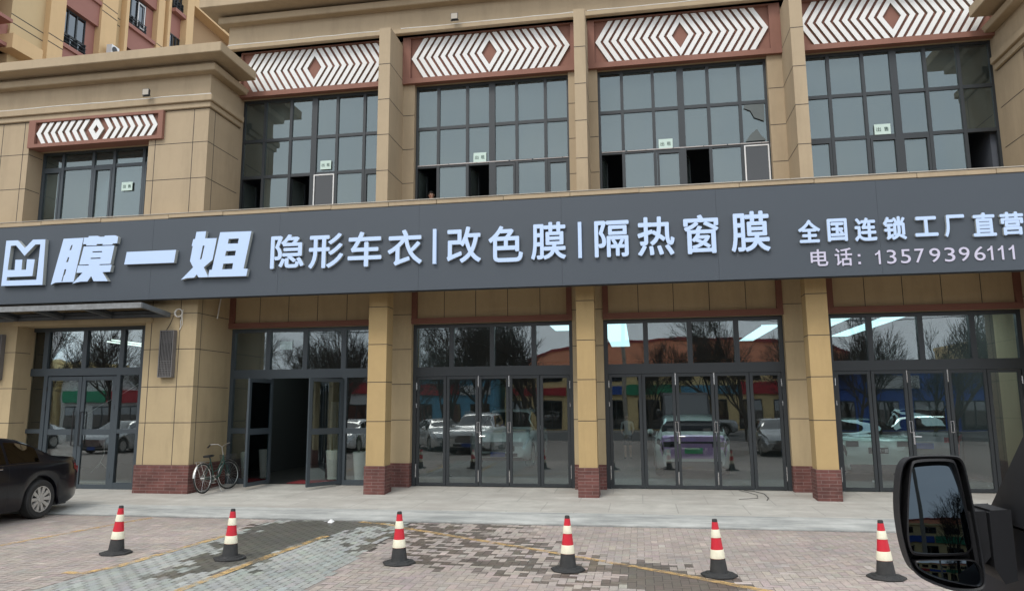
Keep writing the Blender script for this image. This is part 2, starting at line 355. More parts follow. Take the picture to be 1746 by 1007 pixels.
b.build('car_park','joint_sand',kind='structure')
# street behind the photographer (seen in the panes)
M['asphalt']=mat('asphalt',(.06,.06,.06),.9,noise=.3,nscale=.8)
b=MB(); b.add([(-90,-24,ZP+.004),(90,-24,ZP+.004),(90,-10,ZP+.004),(-90,-10,ZP+.004)],[(0,1,2,3)]); b.build('road','asphalt',kind='structure')
# platform in front of the shops
def concmat(name,c,c2,bw,bh,ms,stretch):
    m=brickmat(name,c,tuple(x*.93 for x in c),tuple(x*.72 for x in c),1,bw,bh,ms,.2,'xy',.22)
    t=m.node_tree; b=t.nodes['Principled BSDF']; prev=b.inputs['Base Color'].links[0].from_socket
    tc=t.nodes.new('ShaderNodeTexCoord'); mp=t.nodes.new('ShaderNodeMapping'); mp.inputs['Scale'].default_value=stretch; t.links.new(tc.outputs['Object'],mp.inputs['Vector'])
    n=t.nodes.new('ShaderNodeTexNoise'); n.inputs['Scale'].default_value=1.3; n.inputs['Detail'].default_value=12; n.inputs['Roughness'].default_value=.72; t.links.new(mp.outputs[0],n.inputs['Vector'])
    r=t.nodes.new('ShaderNodeValToRGB'); r.color_ramp.elements[0].position=.42; r.color_ramp.elements[1].position=.63; t.links.new(n.outputs['Fac'],r.inputs['Fac'])
    mu=t.nodes.new('ShaderNodeMath'); mu.operation='MULTIPLY'; mu.inputs[1].default_value=.75; t.links.new(r.outputs['Color'],mu.inputs[0])
    mx=t.nodes.new('ShaderNodeMix'); mx.data_type='RGBA'; t.links.new(mu.outputs[0],mx.inputs['Factor']); t.links.new(prev,mx.inputs['A']); mx.inputs['B'].default_value=(*c2,1); t.links.new(mx.outputs['Result'],b.inputs['Base Color'])
    return m
M['platform']=concmat('worn_platform_slabs',(.50,.485,.44),(.36,.335,.30),1.25,1.15,.012,(.5,1.6,1))
M['ramp']=concmat('grey_ramp_concrete',(.47,.475,.45),(.20,.21,.205),40,40,.01,(.55,3.2,1))
prof=[(18.5,0.0),(16.86,0.0),(15.6,-.06),(14.6,-.085),(13.65,-.10)]
b=MB()
for i in range(len(prof)-1):
    (ya,za),(yb,zb)=prof[i],prof[i+1]
    b.add([(-40,ya,za),(-40,yb,zb),(30,yb,zb),(30,ya,za)],[(0,1,2,3)])
b.build('pavement','platform',kind='structure')
b=MB(); rp=[(13.65,-.10),(13.2,-.128),(12.88,-.165),(12.84,-.175),(12.84,-.32)]
for i in range(len(rp)-1):
    (ya,za),(yb,zb)=rp[i],rp[i+1]
    b.add([(-40,ya,za),(-40,yb,zb),(30,yb,zb),(30,ya,za)],[(0,1,2,3)])
b.build('kerb_ramp','ramp',kind='structure')
# worn yellow bay lines
def paintmat():
    m=mat('worn_yellow_paint',(.62,.41,.17),.8); t=m.node_tree; b=t.nodes['Principled BSDF']; o=[n for n in t.nodes if n.type=='OUTPUT_MATERIAL'][0]
    tc=t.nodes.new('ShaderNodeTexCoord'); n=t.nodes.new('ShaderNodeTexNoise'); n.inputs['Scale'].default_value=7; n.inputs['Detail'].default_value=9; n.inputs['Roughness'].default_value=.75; t.links.new(tc.outputs['Object'],n.inputs['Vector'])
    r=t.nodes.new('ShaderNodeValToRGB'); r.color_ramp.elements[0].position=.42; r.color_ramp.elements[0].color=(.08,.08,.08,1); r.color_ramp.elements[1].position=.64; r.color_ramp.elements[1].color=(.95,.95,.95,1); t.links.new(n.outputs['Fac'],r.inputs['Fac'])
    tr=t.nodes.new('ShaderNodeBsdfTransparent'); mx=t.nodes.new('ShaderNodeMixShader'); t.links.new(r.outputs['Color'],mx.inputs[0]); t.links.new(tr.outputs[0],mx.inputs[1]); t.links.new(b.outputs[0],mx.inputs[2]); t.links.new(mx.outputs[0],o.inputs['Surface'])
    return m
M['yline']=paintmat()
def line(pts,wd):
    b=MB(); P=[Vector(p) for p in pts]; L=[];Rr=[]
    # resample
    Q=[]
    for i in range(len(P)-1):
        n=max(2,int((P[i+1]-P[i]).length/.25))
        Q+=[P[i].lerp(P[i+1],k/n) for k in range(n)]
    Q.append(P[-1])
    for i,p in enumerate(Q):
        d=(Q[min(i+1,len(Q)-1)]-Q[max(i-1,0)]).normalized(); nrm=Vector((-d.y,d.x)); w=wd*(1+rnd.uniform(-.12,.12))/2
        L.append(p+nrm*w);Rr.append(p-nrm*w)
    vs=[(q.x,q.y,ZP+.010) for q in L]+[(q.x,q.y,ZP+.010) for q in Rr]; n=len(L)
    b.add(vs,[(i,i+1,n+i+1,n+i) for i in range(n-1)]); b.build('painted_line','yline',kind='structure')
line([(-9.62,9.1),(-9.49,9.858),(-9.044,12.70)],.13)
line([(-7.12,8.393),(-6.86,8.375),(-6.70,8.80),(-6.591,10.748),(-6.55,11.3)],.12)
line([(-5.151,7.3),(-5.089,9.425),(-4.956,11.3)],.12)
line([(-4.95,12.74),(-4.405,12.55),(-3.827,12.112),(-1.146,10.419),(0.415,9.359),(1.7,8.40)],.12)
# ------------------------------------------------------------------ the building
BLD=empty('commercial_building',(-1,16.8,0),label='tan two storey commercial building with red relief panels, gridded windows and glass shopfronts',cat='building')
def bpart(b,name,mats,parent=None,**k):
    o=b.build(name,mats,None,**k); o.parent=parent or BLD
    if (parent is None): o.matrix_parent_inverse=Matrix.Translation((1,-16.8,0))
    return o
ST=['stucco','joint']; ST2=['stucco2','joint']; ST3=['stucco3','joint']
JW=.014
BX0=-17.0   # left limit of the block
LB=15.26; SX=-10.03
# --- lower corner block (bay one)
b=MB()
b.box(-11.34,SX,LB,16.78,.56,5.0)           # right pier
b.box(BX0,-14.78,LB,15.9,.56,5.0)           # left pier
b.box(-14.78,-11.34,LB,15.9,3.80,5.0)       # head
for z in (4.0,3.17,2.31,1.497):
    b.box(-11.345,SX+.003,LB-.003,LB+.002,z-JW/2,z+JW/2,1); b.box(BX0,-14.775,LB-.003,LB+.002,z-JW/2,z+JW/2,1)
    b.box(SX-.002,SX+.003,LB,16.7,z-JW/2,z+JW/2,1)
    b.box(-14.782,-14.777,LB,15.7,z-JW/2,z+JW/2,1)
for x in (-11.18,-10.45): b.box(x-JW/2,x+JW/2,LB-.003,LB+.002,.56,5.0,1)
b.box(SX-.002,SX+.003,15.45-JW/2,15.45+JW/2,.56,5.0,1)
bpart(b,'wall',ST3,label='lower corner pier wall')
b=MB(); b.box(-11.37,SX+.03,LB-.03,16.74,-.3,.56); bpart(b,'plinth','plinth')
b=MB(); b.box(BX0,-14.75,LB-.03,15.9,-.3,.56); bpart(b,'plinth','plinth')
b=MB(); b.box(-14.84,-11.14,LB-.10,LB-.002,3.80,3.91); bpart(b,'lintel','stucco3',bevel=.01)
# --- upper corner block
b=MB()
b.box(-11.6,SX,LB,16.9,5.0,9.0); b.box(BX0,-14.96,LB,16.9,5.0,9.0)
b.box(-14.96,-11.6,LB+.02,16.9,8.33,9.0); b.box(-14.96,-11.6,LB,15.9,5.0,6.25)
b.box(BX0,SX,LB,18,9.0,10.0)
for z in (8.99,8.15,7.255,6.4):
    b.box(-11.6,SX+.003,LB-.003,LB+.002,z-JW/2,z+JW/2,1); b.box(BX0,-14.96,LB-.003,LB+.002,z-JW/2,z+JW/2,1)
    b.box(SX-.002,SX+.003,LB,16.62,z-JW/2,z+JW/2,1)
    b.box(-14.963,-14.957,LB,15.7,z-JW/2,z+JW/2,1)
for x in (-11.42,-10.42,-15.12,-15.75): b.box(x-JW/2,x+JW/2,LB-.003,LB+.002,5,8.98,1)
b.box(SX-.002,SX+.003,15.52-JW/2,15.52+JW/2,5,8.98,1)
bpart(b,'wall',ST,label='upper corner block wall')
def lb_band(z0,z1,d,name='cornice'):
    b=MB(); b.box(BX0,SX+d,LB-d,16.62 if d<.3 else 16.3,z0,z1); return bpart(b,name,'stucco',bevel=.012)
lb_band(9.14,9.30,.12,'string_course'); lb_band(9.0,9.14,.06,'string_course')
lb_band(9.86,10.03,.22); lb_band(10.03,10.12,.12); lb_band(10.12,10.36,.58)
b=MB(); b.box(BX0,SX+.5,LB-.5,16.2,10.36,10.385); bpart(b,'roof_edge','concrete')
# --- right-hand block, mirror of the left one
RX=7.93; BX1=15
b=MB()
b.box(RX,BX1,LB,18,-.2,10.0)
for z in (8.99,8.15,7.255,6.4,4.0,3.17,2.31,1.5):
    b.box(RX-.003,RX+.002,LB,16.62,z-JW/2,z+JW/2,1)
b.box(RX-.003,RX+.002,15.52-JW/2,15.52+JW/2,0.5,8.98,1)
bpart(b,'wall',ST,label='right block side wall')
def rb_band(z0,z1,d,name='cornice'):
    b=MB(); b.box(RX-d,BX1,LB-d,16.62 if d<.3 else 16.3,z0,z1); return bpart(b,name,'stucco',bevel=.012)
rb_band(9.14,9.30,.12,'string_course'); rb_band(9.0,9.14,.06,'string_course'); rb_band(9.86,10.03,.22); rb_band(10.03,10.12,.12); rb_band(10.12,10.36,.58)
b=MB(); b.box(RX-.03,BX1,LB-.03,16.6,-.3,.56); bpart(b,'plinth','plinth')
# --- main facade
BAYS={2:(-10.03,-6.22),3:(-5.30,-1.47),4:(-.77,3.16),5:(4.08,7.93)}
UB={2:(-10.03,-6.20),3:(-5.31,-1.46),4:(-.76,3.14),5:(3.93,7.93)}
PY=16.63
def pil(x0,x1,joints=True):
    b=MB(); b.box(x0,x1,PY,17.0,.53,5.0)
    for z in (4.0,3.17,2.35,1.52):
        b.box(x0-.001,x1+.001,PY-.003,PY+.002,z-JW/2,z+JW/2,1)
    bpart(b,'pilaster',ST3)
    b=MB(); b.box(x0+.001,x1-.001,PY-.03,16.99,-.3,.53); bpart(b,'plinth','plinth')
pil(-6.22,-5.30); pil(-1.47,-.77); pil(3.16,4.08)
# wall over the shopfronts, with its red-brown trim
b=MB()
for k,(x0,x1) in BAYS.items():
    b.box(x0,x1,16.68,17.0,3.77,5.0)
    n=5
    for i in range(1,n):
        x=x0+.02+(x1-x0)*i/n; b.box(x-JW/2,x+JW/2,16.677,16.682,3.91,5.0,1)
bpart(b,'wall',ST3,label='shaded wall panels above the shopfronts')
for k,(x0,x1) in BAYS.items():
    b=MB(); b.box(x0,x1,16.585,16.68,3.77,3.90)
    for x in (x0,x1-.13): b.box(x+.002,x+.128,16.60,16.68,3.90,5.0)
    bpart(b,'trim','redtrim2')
b=MB(); b.box(BX0,13,15.25,16.9,5.0,5.95); bpart(b,'floor_slab','stucco3')
b=MB(); b.box(BX0,13,15.02,15.25,4.45,6.17); bpart(b,'parapet','stucco3')
# parapet coping with chipped edge
b=MB(); x=BX0
while x<13:
    L=rnd.uniform(.9,2.2); dz=rnd.uniform(-.008,.008); b.box(x,x+L-.006,14.84+rnd.uniform(-.006,.006),15.3,6.17+dz,6.265+dz); x+=L
bpart(b,'coping','stucco',bevel=.006)
b=MB(); x=BX0
while x<13:
    L=rnd.uniform(1.5,3.); b.box(x,x+L-.01,14.825,14.87,6.272,6.288+rnd.uniform(-.003,.003)); x+=L
bpart(b,'coping_edge','concrete')
# pillars and fins
PX={2:(-5.98,-5.55),3:(-1.29,-.905),4:(3.42,3.835)}
UX={2:(-5.885,-5.605),3:(-1.222,-.965),4:(3.48,3.745)}
for k in (2,3,4):
    x0,x1=PX[k]
    b=MB(); b.box(x0,x1,15.6,16.0,.54,5.0)
    for z in (4.06,3.21,2.37,1.506): b.box(x0-.003,x1+.003,15.597,16.002,z-JW/2,z+JW/2,1)
    bpart(b,'pillar',ST2)
    b=MB(); b.box(x0-.025,x1+.025,15.572,16.028,-.3,.545); bpart(b,'plinth','plinth')
    x0,x1=UX[k]
    b=MB(); b.box(x0,x1,15.6,16.9,5.9,10.82)
    for z in (9.90,9.014,8.14,7.262,6.4): b.box(x0-.003,x1+.003,15.597,16.63,z-JW/2,z+JW/2,1)
    bpart(b,'fin_wall',ST)
# pilasters between upper windows
for (x0,x1) in ((-6.20,-5.31),(-1.46,-.76),(3.14,3.93)):
    b=MB(); b.box(x0,x1,PY,17.0,5.9,9.8)
    for z in (9.0,8.12,7.25,6.4): b.box(x0-.001,x1+.001,PY-.003,PY+.002,z-JW/2,z+JW/2,1)
    bpart(b,'pilaster',ST)
# upper wall, bands and cornice
XL=-10.35
b=MB(); b.box(XL,15,16.42,17.5,11.03,14.5); b.box(XL,15,16.72,17.5,9.8,11.03); bpart(b,'wall','stucco',label='upper frieze wall')
def mb(z0,z1,y,dx,name='cornice'):
    b=MB(); b.box(XL-dx,15,y,16.9,z0,z1); bpart(b,name,'stucco',bevel=.012)
mb(11.03,11.15,16.30,0.0,'string_course'); mb(11.72,11.90,16.2,.2); mb(11.98,12.3,15.8,.5)
b=MB(); b.box(XL-.4,15,15.85,17.2,12.3,14.5); bpart(b,'parapet','stucco')
# relief panels
def chevrons(b,x0,x1,z0,z1,y0,y1,n,small):
    xc=(x0+x1)/2; hz=(z1-z0)/2; zc=(z0+z1)/2
    tip=hz*.60      # horizontal run of one arm
    tw=.118
    W_=(x1-x0)/2
    hd=.0
    if small: pitch=(W_-.27-.0)/(n)
    else: pitch=(W_-tip)/(n)
    def chev(xt,s):
        # s=-1: point to the left at xt
        p=[(xt,zc),(xt-s*tip,z1),(xt-s*(tip+tw),z1),(xt-s*tw,zc),(xt-s*(tip+tw),z0),(xt-s*tip,z0)]
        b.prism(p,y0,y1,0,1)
    for i in range(n):
        chev(x0+i*pitch,-1); chev(x1-i*pitch,1)
    if small:
        a,h=.215,.33; q,g=.075,.115
    else:
        a,h=tip,hz; q=a-tw; g=h-tw*h/tip
    o=[(xc-a,zc),(xc,zc+h),(xc+a,zc),(xc,zc-h)]; i_=[(xc-q,zc),(xc,zc+g),(xc+q,zc),(xc,zc-g)]
    for k in range(4):
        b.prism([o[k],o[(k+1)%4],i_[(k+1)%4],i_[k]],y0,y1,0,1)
def relief(x0,x1,ix0,ix1,z0,z1,iz0,iz1,yf,n,small=False):
    b=MB(); yb=yf+.17
    b.box(x0,x1,yf,yb,z0,iz0); b.box(x0,x1,yf,yb,iz1,z1)
    b.box(x0,ix0,yf,yb,iz0,iz1); b.box(ix1,x1,yf,yb,iz0,iz1); b.box(ix0,ix1,yf+.085,yb,iz0,iz1)
    b.box(x0,x1,yb,yb+.22,z0+.02,z0+.15)
    p=bpart(b,'relief_panel','redtrim')
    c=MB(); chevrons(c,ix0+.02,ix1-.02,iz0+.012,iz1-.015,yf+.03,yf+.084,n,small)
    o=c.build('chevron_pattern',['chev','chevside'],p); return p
relief(-5.603,-1.224,-5.40,-1.38,9.80,11.03,9.93,11.00,16.53,9)
relief(-.963,3.478,-.80,3.23,9.80,11.03,9.93,11.00,16.53,9)
relief(-10.03,-5.887,-10.0,-5.98,9.80,11.03,9.93,11.00,16.53,9)
relief(3.747,7.93,3.86,7.90,9.80,11.03,9.93,11.00,16.53,9)
relief(-14.93,-11.20,-14.74,-11.33,8.28,9.0,8.37,8.93,15.17,7,True)
# shadow gap board under the panels
# --- upper windows
def grid_window(x0,x1,mull,rows,y,open_cells=(),sashes=(),screens=(),mats='frame',fw=.055,wide=None,zb=6.0):
    """mull: x of mullions; rows: z list from top to bottom"""
    b=MB(); xs=[x0]+mull+[x1]; d=.07
    b.box(x0,x0+fw,y,y+d,zb,rows[0]); b.box(x1-fw,x1,y,y+d,zb,rows[0]); b.box(x0+fw,x1-fw,y,y+d,rows[0]-.07,rows[0])
    for m_ in mull:
        hw=.075 if wide is not None and abs(m_-wide)<.02 else .036
        b.box(m_-hw,m_+hw,y-.012 if hw>.05 else y-.004,y+d,zb,rows[0]-.07)
    for z in rows[1:]:
        b.box(x0+fw,x1-fw,y+.006,y+d-.004,z-.04,z+.04)
    o=bpart(b,'window_frame',mats)
    zs=rows+[zb]
    g=MB()
    for i in range(len(xs)-1):
        for j in range(len(zs)-1):
            if (i,j) in open_cells or (i,j) in screens: continue
            q=[rnd.uniform(-.004,.004) for _ in range(3)]; xa,xb,za,zb_=xs[i]+.03,xs[i+1]-.03,zs[j+1]+.035,zs[j]-.035
            V=[(xa,y+.033+q[0]+e,za) for e in (0,.006)]+[(xb,y+.033+q[1]+e,za) for e in (0,.006)]+[(xb,y+.033+q[1]+q[2]+e,zb_) for e in (0,.006)]+[(xa,y+.033+q[0]+q[2]+e,zb_) for e in (0,.006)]
            g.add(V,[(0,2,4,6),(7,5,3,1),(0,1,3,2),(2,3,5,4),(4,5,7,6),(6,7,1,0)])
    g.build('glass','glassup',o)
    last=len(zs)-2
    for i in sashes:
        s=MB(); a,c,zt,zl=xs[i]+.045,xs[i+1]-.045,zs[last]-.045,zb; ww=.05
        s.box(a,a+ww,y-.01,y+.028,zl,zt); s.box(c-ww,c,y-.01,y+.028,zl,zt); s.box(a+ww,c-ww,y-.01,y+.028,zt-ww,zt)
        s.build('sash',mats,o)
    for (i,j) in open_cells:
        # sash swung inwards on its left stile, seen edge on
        s=MB(); a,zt,zl=xs[i]+.05,zs[j]-.05,zb; w_=(xs[i+1]-xs[i])-.12; th=R(72)
        X=Matrix.Translation((a,y+.05,0))@Matrix.Rotation(th,4,'Z'); s.xf=X; ww=.05
        s.box(0,ww,0,.035,zl,zt); s.box(w_-ww,w_,0,.035,zl,zt); s.box(ww,w_-ww,0,.035,zt-ww,zt); s.box(ww,w_-ww,.012,.018,zl,zt-ww,1)
        s.build('open_sash',[mats,'glassup'],o,label='sash swung open into the room')
    for (i,j) in screens:
        s=MB(); a,c,zt,zl=xs[i]+.035,xs[i+1]-.035,zs[j]-.03,zb; ww=.028
        s.box(a,a+ww,y-.02,y+.02,zl,zt); s.box(c-ww,c,y-.02,y+.02,zl,zt); s.box(a+ww,c-ww,y-.02,y+.02,zt-ww,zt); s.box(a+ww,c-ww,y,y+.004,zl,zt-ww,1)
        s.build('insect_screen',['white','screen'],o,label='white framed insect screen')
    return o
M['screen']=glass('insect_mesh',.03,(.25,.25,.25))
RW=[9.80,8.68,7.70]; WY=16.78
grid_window(-10.03,-6.20,[-9.41,-8.68,-8.03,-7.41,-6.68],RW,WY,open_cells=[(0,2),(2,2)],sashes=[5],screens=[(3,2)],wide=-8.03)
grid_window(-5.31,-1.46,[-4.73,-3.99,-3.365,-2.75,-2.04],RW,WY,open_cells=[(0,2),(2,2)],sashes=[3,5],wide=-3.365)
grid_window(-.76,3.14,[-.19,.54,1.18,1.81,2.52],[9.80,8.76,7.75],WY,open_cells=[(0,2),(3,2)],sashes=[2],screens=[(5,2)],wide=1.18)
grid_window(3.93,7.93,[4.50,5.24,5.89,6.55,7.25],[9.80,8.76,7.74],WY,open_cells=[(5,2)],sashes=[0,2,3],wide=5.89)
grid_window(-14.95,-11.6,[-14.35,-13.48,-12.88,-12.05],[8.35,7.88],15.72,sashes=[0,2,4],zb=6.25,mats='frame2')
# white rough sealant down the jambs and along the lower rail
for x in (-5.325,-1.45,-.775,3.15):
    b=MB(); z=6.2
    while z<9.7:
        L=rnd.uniform(.1,.5); b.box(x-rnd.uniform(.006,.013),x+rnd.uniform(.006,.013),16.765,16.79,z,z+L); z+=L+rnd.uniform(0,.12)
    bpart(b,'sealant','caulk')
for x0,x1,z in ((-5.25,-1.5,7.70),(-.7,3.1,7.75)):
    b=MB(); x=x0
    while x<x1:
        L=rnd.uniform(.25,.8); b.box(x,min(x+L,x1),16.765,16.788,z+.008,z+.022+rnd.uniform(0,.012)); x+=L+rnd.uniform(0,.05)
    bpart(b,'sealant','caulk')
# --- shopfronts
def fr(b,x0,x1,z0,z1,y0,y1,w,m=0):
    b.box(x0,x0+w,y0,y1,z0,z1,m); b.box(x1-w,x1,y0,y1,z0,z1,m); b.box(x0+w,x1-w,y0,y1,z0,z0+w,m); b.box(x0+w,x1-w,y0,y1,z1-w,z1,m)
def leaf(parent,x0,x1,z0,z1,y,mats,hinges=(),handle=None,rail=None,pull=None,gl='glassdoor',lw=.068):
    b=MB(); fr(b,0,x1-x0,z0,z1,0,.055,lw)
    if rail: b.box(lw,x1-x0-lw,.001,.054,rail-.07,rail+.07)
    o=b.build('door',mats,parent,bevel=.004); o.location=(x0,y,0)
    g=MB()
    if rail: g.box(lw,x1-x0-lw,.024,.030,z0+lw,rail-.07); g.box(lw,x1-x0-lw,.024,.030,rail+.07,z1-lw)
    else: g.box(lw,x1-x0-lw,.024,.030,z0+lw,z1-lw)
    g.build('glass',gl,o)
    for (hx,hz,hl) in hinges:
        h=MB(); h.tube([(hx-x0,-.012,hz-hl/2),(hx-x0,-.012,hz+hl/2)],.009,8); h.box(hx-x0-.012,hx-x0+.012,-.006,.001,hz-hl/2,hz+hl/2); h.build('hinge','steel' if mats!='frame2' else 'black',o)
    if handle:
        hx=handle-x0; h=MB(); h.box(hx-.016,hx+.016,-.012,-.001,.98,1.24); h.tube([(hx,-.012,1.14),(hx,-.05,1.14),(hx+.13,-.055,1.14)],.010,8); h.build('handle','steel',o)
    if pull:
        h=MB(); hx=pull-x0; h.tube([(hx,0,.95),(hx,-.07,.95),(hx,-.07,1.75),(hx,0,1.75)],.014,8); h.build('handle','black',o)
    return o
def front(x0,x1,tmull,y,mats,z0=0.,ztop=3.77,zb=2.53,zt=2.75,fw=.09,mw=.055,openx=None):
    b=MB(); b.box(x0,x0+fw,y,y+.1,z0,ztop); b.box(x1-fw,x1,y,y+.1,z0,ztop); b.box(x0+fw,x1-fw,y,y+.1,ztop-.09,ztop); b.box(x0+fw,x1-fw,y,y+.1,zb,zt)
    for m_ in tmull: b.box(m_-mw,m_+mw,y-.003,y+.1,zt,ztop-.09)
    # thin inner beads
    xs=[x0+fw]+[m_ for m_ in tmull]+[x1-fw]
    o=bpart(b,'shopfront_frame',mats)
    g=MB()
    for i in range(len(xs)-1):
        a=xs[i]+(mw if i else 0); c=xs[i+1]-(mw if i<len(xs)-2 else 0)
        g.box(a,c,y+.05,y+.056,zt,ztop-.09)
    g.build('transom_glass','glassdoor',o)
    return o
DY=16.78
def folding(x0,x1,xs,tm,hcol):
    o=front(x0,x1,tm,DY,'frame')
    xx=[x0+.09]+xs+[x1-.09]
    for i in range(5):
        hin=[]
        if i==0: hin=[(xx[0]+.0,2.3,.16),(xx[0],1.85,.1),(xx[0],.35,.3)]
        if i==4: hin=[(xx[5],2.3,.16),(xx[5],1.85,.1),(xx[5],.35,.3)]
        if i in (1,3) : 
            hx=xx[i+1] if i==1 else xx[i]
            hin=[(hx,2.40,.26),(hx,.24,.26)]
        leaf(o,xx[i]+.006,xx[i+1]-.006,.015,2.525,DY+.02,'frame',hin,handle=(xx[2]+.04) if i==2 else None)
    # flush bolts on the two folding joints
    for hx in (xx[2],xx[3]):
        h=MB(); fr(h,hx-.034,hx+.034,1.22,1.46,DY+.004,DY+.018,.012); h.build('flush_handle','steel',o)
    return o
folding(-5.30,-1.47,[-4.48,-3.71,-2.98,-2.26],[-4.355,-3.376,-2.388],0)
folding(-.77,3.16,[.06,.80,1.64,2.395],[.18,1.152,2.167],0)
folding(4.08,7.93,[4.90,5.62,6.42,7.18],[4.946,5.963,6.982],0)
# bay two: side lights and an open pair of doors
o2=front(-10.03,-6.22,[-9.04,-8.06,-7.06],DY,'frame2',mw=.06)
for x,a,c in ((-8.96,-9.94,-9.015),(-7.01,-6.955,-6.31)):
    b=MB(); b.box(x-.055,x+.055,DY-.002,DY+.1,0,2.53)
    b.box(a,c,DY+.002,DY+.098,0,.12); b.box(a,c,DY+.002,DY+.098,1.20,1.33)
    b.build('sidelight_frame','frame2',o2)
for a,c in ((-9.94,-9.015),(-6.955,-6.31)):
    g=MB(); g.box(a,c,DY+.05,DY+.056,.12,1.20); g.box(a,c,DY+.05,DY+.056,1.33,2.53); g.build('sidelight_glass','glassdoor',o2)
def swing(hx,ang,side,lab):
    w_=.95
    o=leaf(o2,0,w_,.03,2.50,0,'frame2',rail=1.27,gl='glassleaf',lw=.085,hinges=[(.0,2.25,.1),(.0,1.75,.1),(.0,.3,.1)],pull=w_-.1)
    o.location=(hx,DY,0); o.rotation_euler=(0,0,ang); o['label']=lab
    return o
swing(-8.90,R(-96),1,'left door leaf standing open')
swing(-7.07,R(180+60),-1,'right door leaf standing open')
# bay one: closed pair between side lights
o1=front(-15.03,-11.70,[-14.40,-13.32,-12.30],15.76,'frame2',z0=-.08,ztop=3.80,zb=2.62,zt=2.80,mw=.06)
y=15.76
for x,a,c in ((-14.33,-14.94,-14.38),(-12.34,-12.29,-11.79)):
    b=MB(); b.box(x-.05,x+.05,y-.002,y+.1,-.08,2.62)
    b.box(a,c,y+.002,y+.098,-.08,.10); b.box(a,c,y+.002,y+.098,1.24,1.34)
    b.build('sidelight_frame','frame2',o1)
for a,c in ((-14.94,-14.38),(-12.29,-11.79)):
    g=MB(); g.box(a,c,y+.05,y+.056,.10,1.24); g.box(a,c,y+.05,y+.056,1.34,2.62); g.build('sidelight_glass','glassdoor',o1)
leaf(o1,-14.275,-13.335,-.05,2.60,y+.015,'frame2',hinges=[(-14.28,2.3,.12),(-14.28,1.85,.12),(-14.28,.25,.12)],rail=1.27,pull=-13.44,lw=.10)
leaf(o1,-13.325,-12.395,-.05,2.60,y+.015,'frame2',hinges=[(-12.39,2.3,.12),(-12.39,1.85,.12),(-12.39,.25,.12)],rail=1.27,pull=-13.24,lw=.10)
b=MB(); b.box(-15.03,-11.34,15.50,15.86,-.3,-.081); bpart(b,'threshold','concrete')
# --- rooms behind
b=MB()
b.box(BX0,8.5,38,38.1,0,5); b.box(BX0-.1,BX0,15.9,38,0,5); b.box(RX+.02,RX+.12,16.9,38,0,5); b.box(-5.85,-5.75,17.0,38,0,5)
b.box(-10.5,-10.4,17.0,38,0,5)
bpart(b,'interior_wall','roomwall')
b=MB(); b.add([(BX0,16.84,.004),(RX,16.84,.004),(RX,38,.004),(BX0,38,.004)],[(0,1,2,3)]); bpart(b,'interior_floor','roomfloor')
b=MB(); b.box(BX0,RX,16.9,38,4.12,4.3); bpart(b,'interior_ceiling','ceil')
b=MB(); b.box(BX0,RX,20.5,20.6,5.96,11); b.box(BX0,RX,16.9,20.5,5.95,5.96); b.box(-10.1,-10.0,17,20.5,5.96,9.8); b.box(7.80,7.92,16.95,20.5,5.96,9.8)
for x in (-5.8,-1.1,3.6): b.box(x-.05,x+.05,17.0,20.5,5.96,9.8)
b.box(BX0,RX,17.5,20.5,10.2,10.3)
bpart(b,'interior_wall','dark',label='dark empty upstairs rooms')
b=MB(); b.box(BX0,15,17.5,38,10.0,10.15); b.box(BX0-.1,BX0,15.9,38,5,10); bpart(b,'roof','concrete')
# ------------------------------------------------------------------ shop sign
SIGN=empty('shop_sign',(-3.5,14.85,4.29),label='long slate grey fascia sign with raised white lettering above the shopfronts',cat='sign')
def spart(o):
    o.parent=SIGN; o.matrix_parent_inverse=Matrix.Translation((3.5,-14.85,-4.29)); return o
b=MB(); xs=[-17.2,-14.1,-11.0,-7.85,-4.6,-1.5,1.65,4.7,7.8,10.9]
for i in range(len(xs)-1):
    b.box(xs[i]+.0015,xs[i+1]-.0015,14.85+rnd.uniform(0,.003),15.0,4.285,6.160)
spart(b.build('panel','sign'))
b=MB(); b.box(-17.2,10.9,14.9,15.0,4.27,4.284); spart(b.build('edge_angle','frame'))
LOGO=[[(-14.831,5.808),(-14.511,5.803),(-14.299,5.605),(-14.098,5.801),(-13.762,5.794),(-13.733,4.701),(-14.849,4.712)],[(-14.688,5.678),(-14.551,5.682),(-14.289,5.416),(-14.023,5.681),(-13.886,5.681),(-13.908,4.829),(-14.715,4.834),(-14.716,4.921),(-14.026,4.921),(-14.001,5.32),(-14.213,5.332),(-14.215,5.08),(-14.337,5.081),(-14.339,5.328),(-14.529,5.332),(-14.523,5.084),(-14.718,5.09)]]
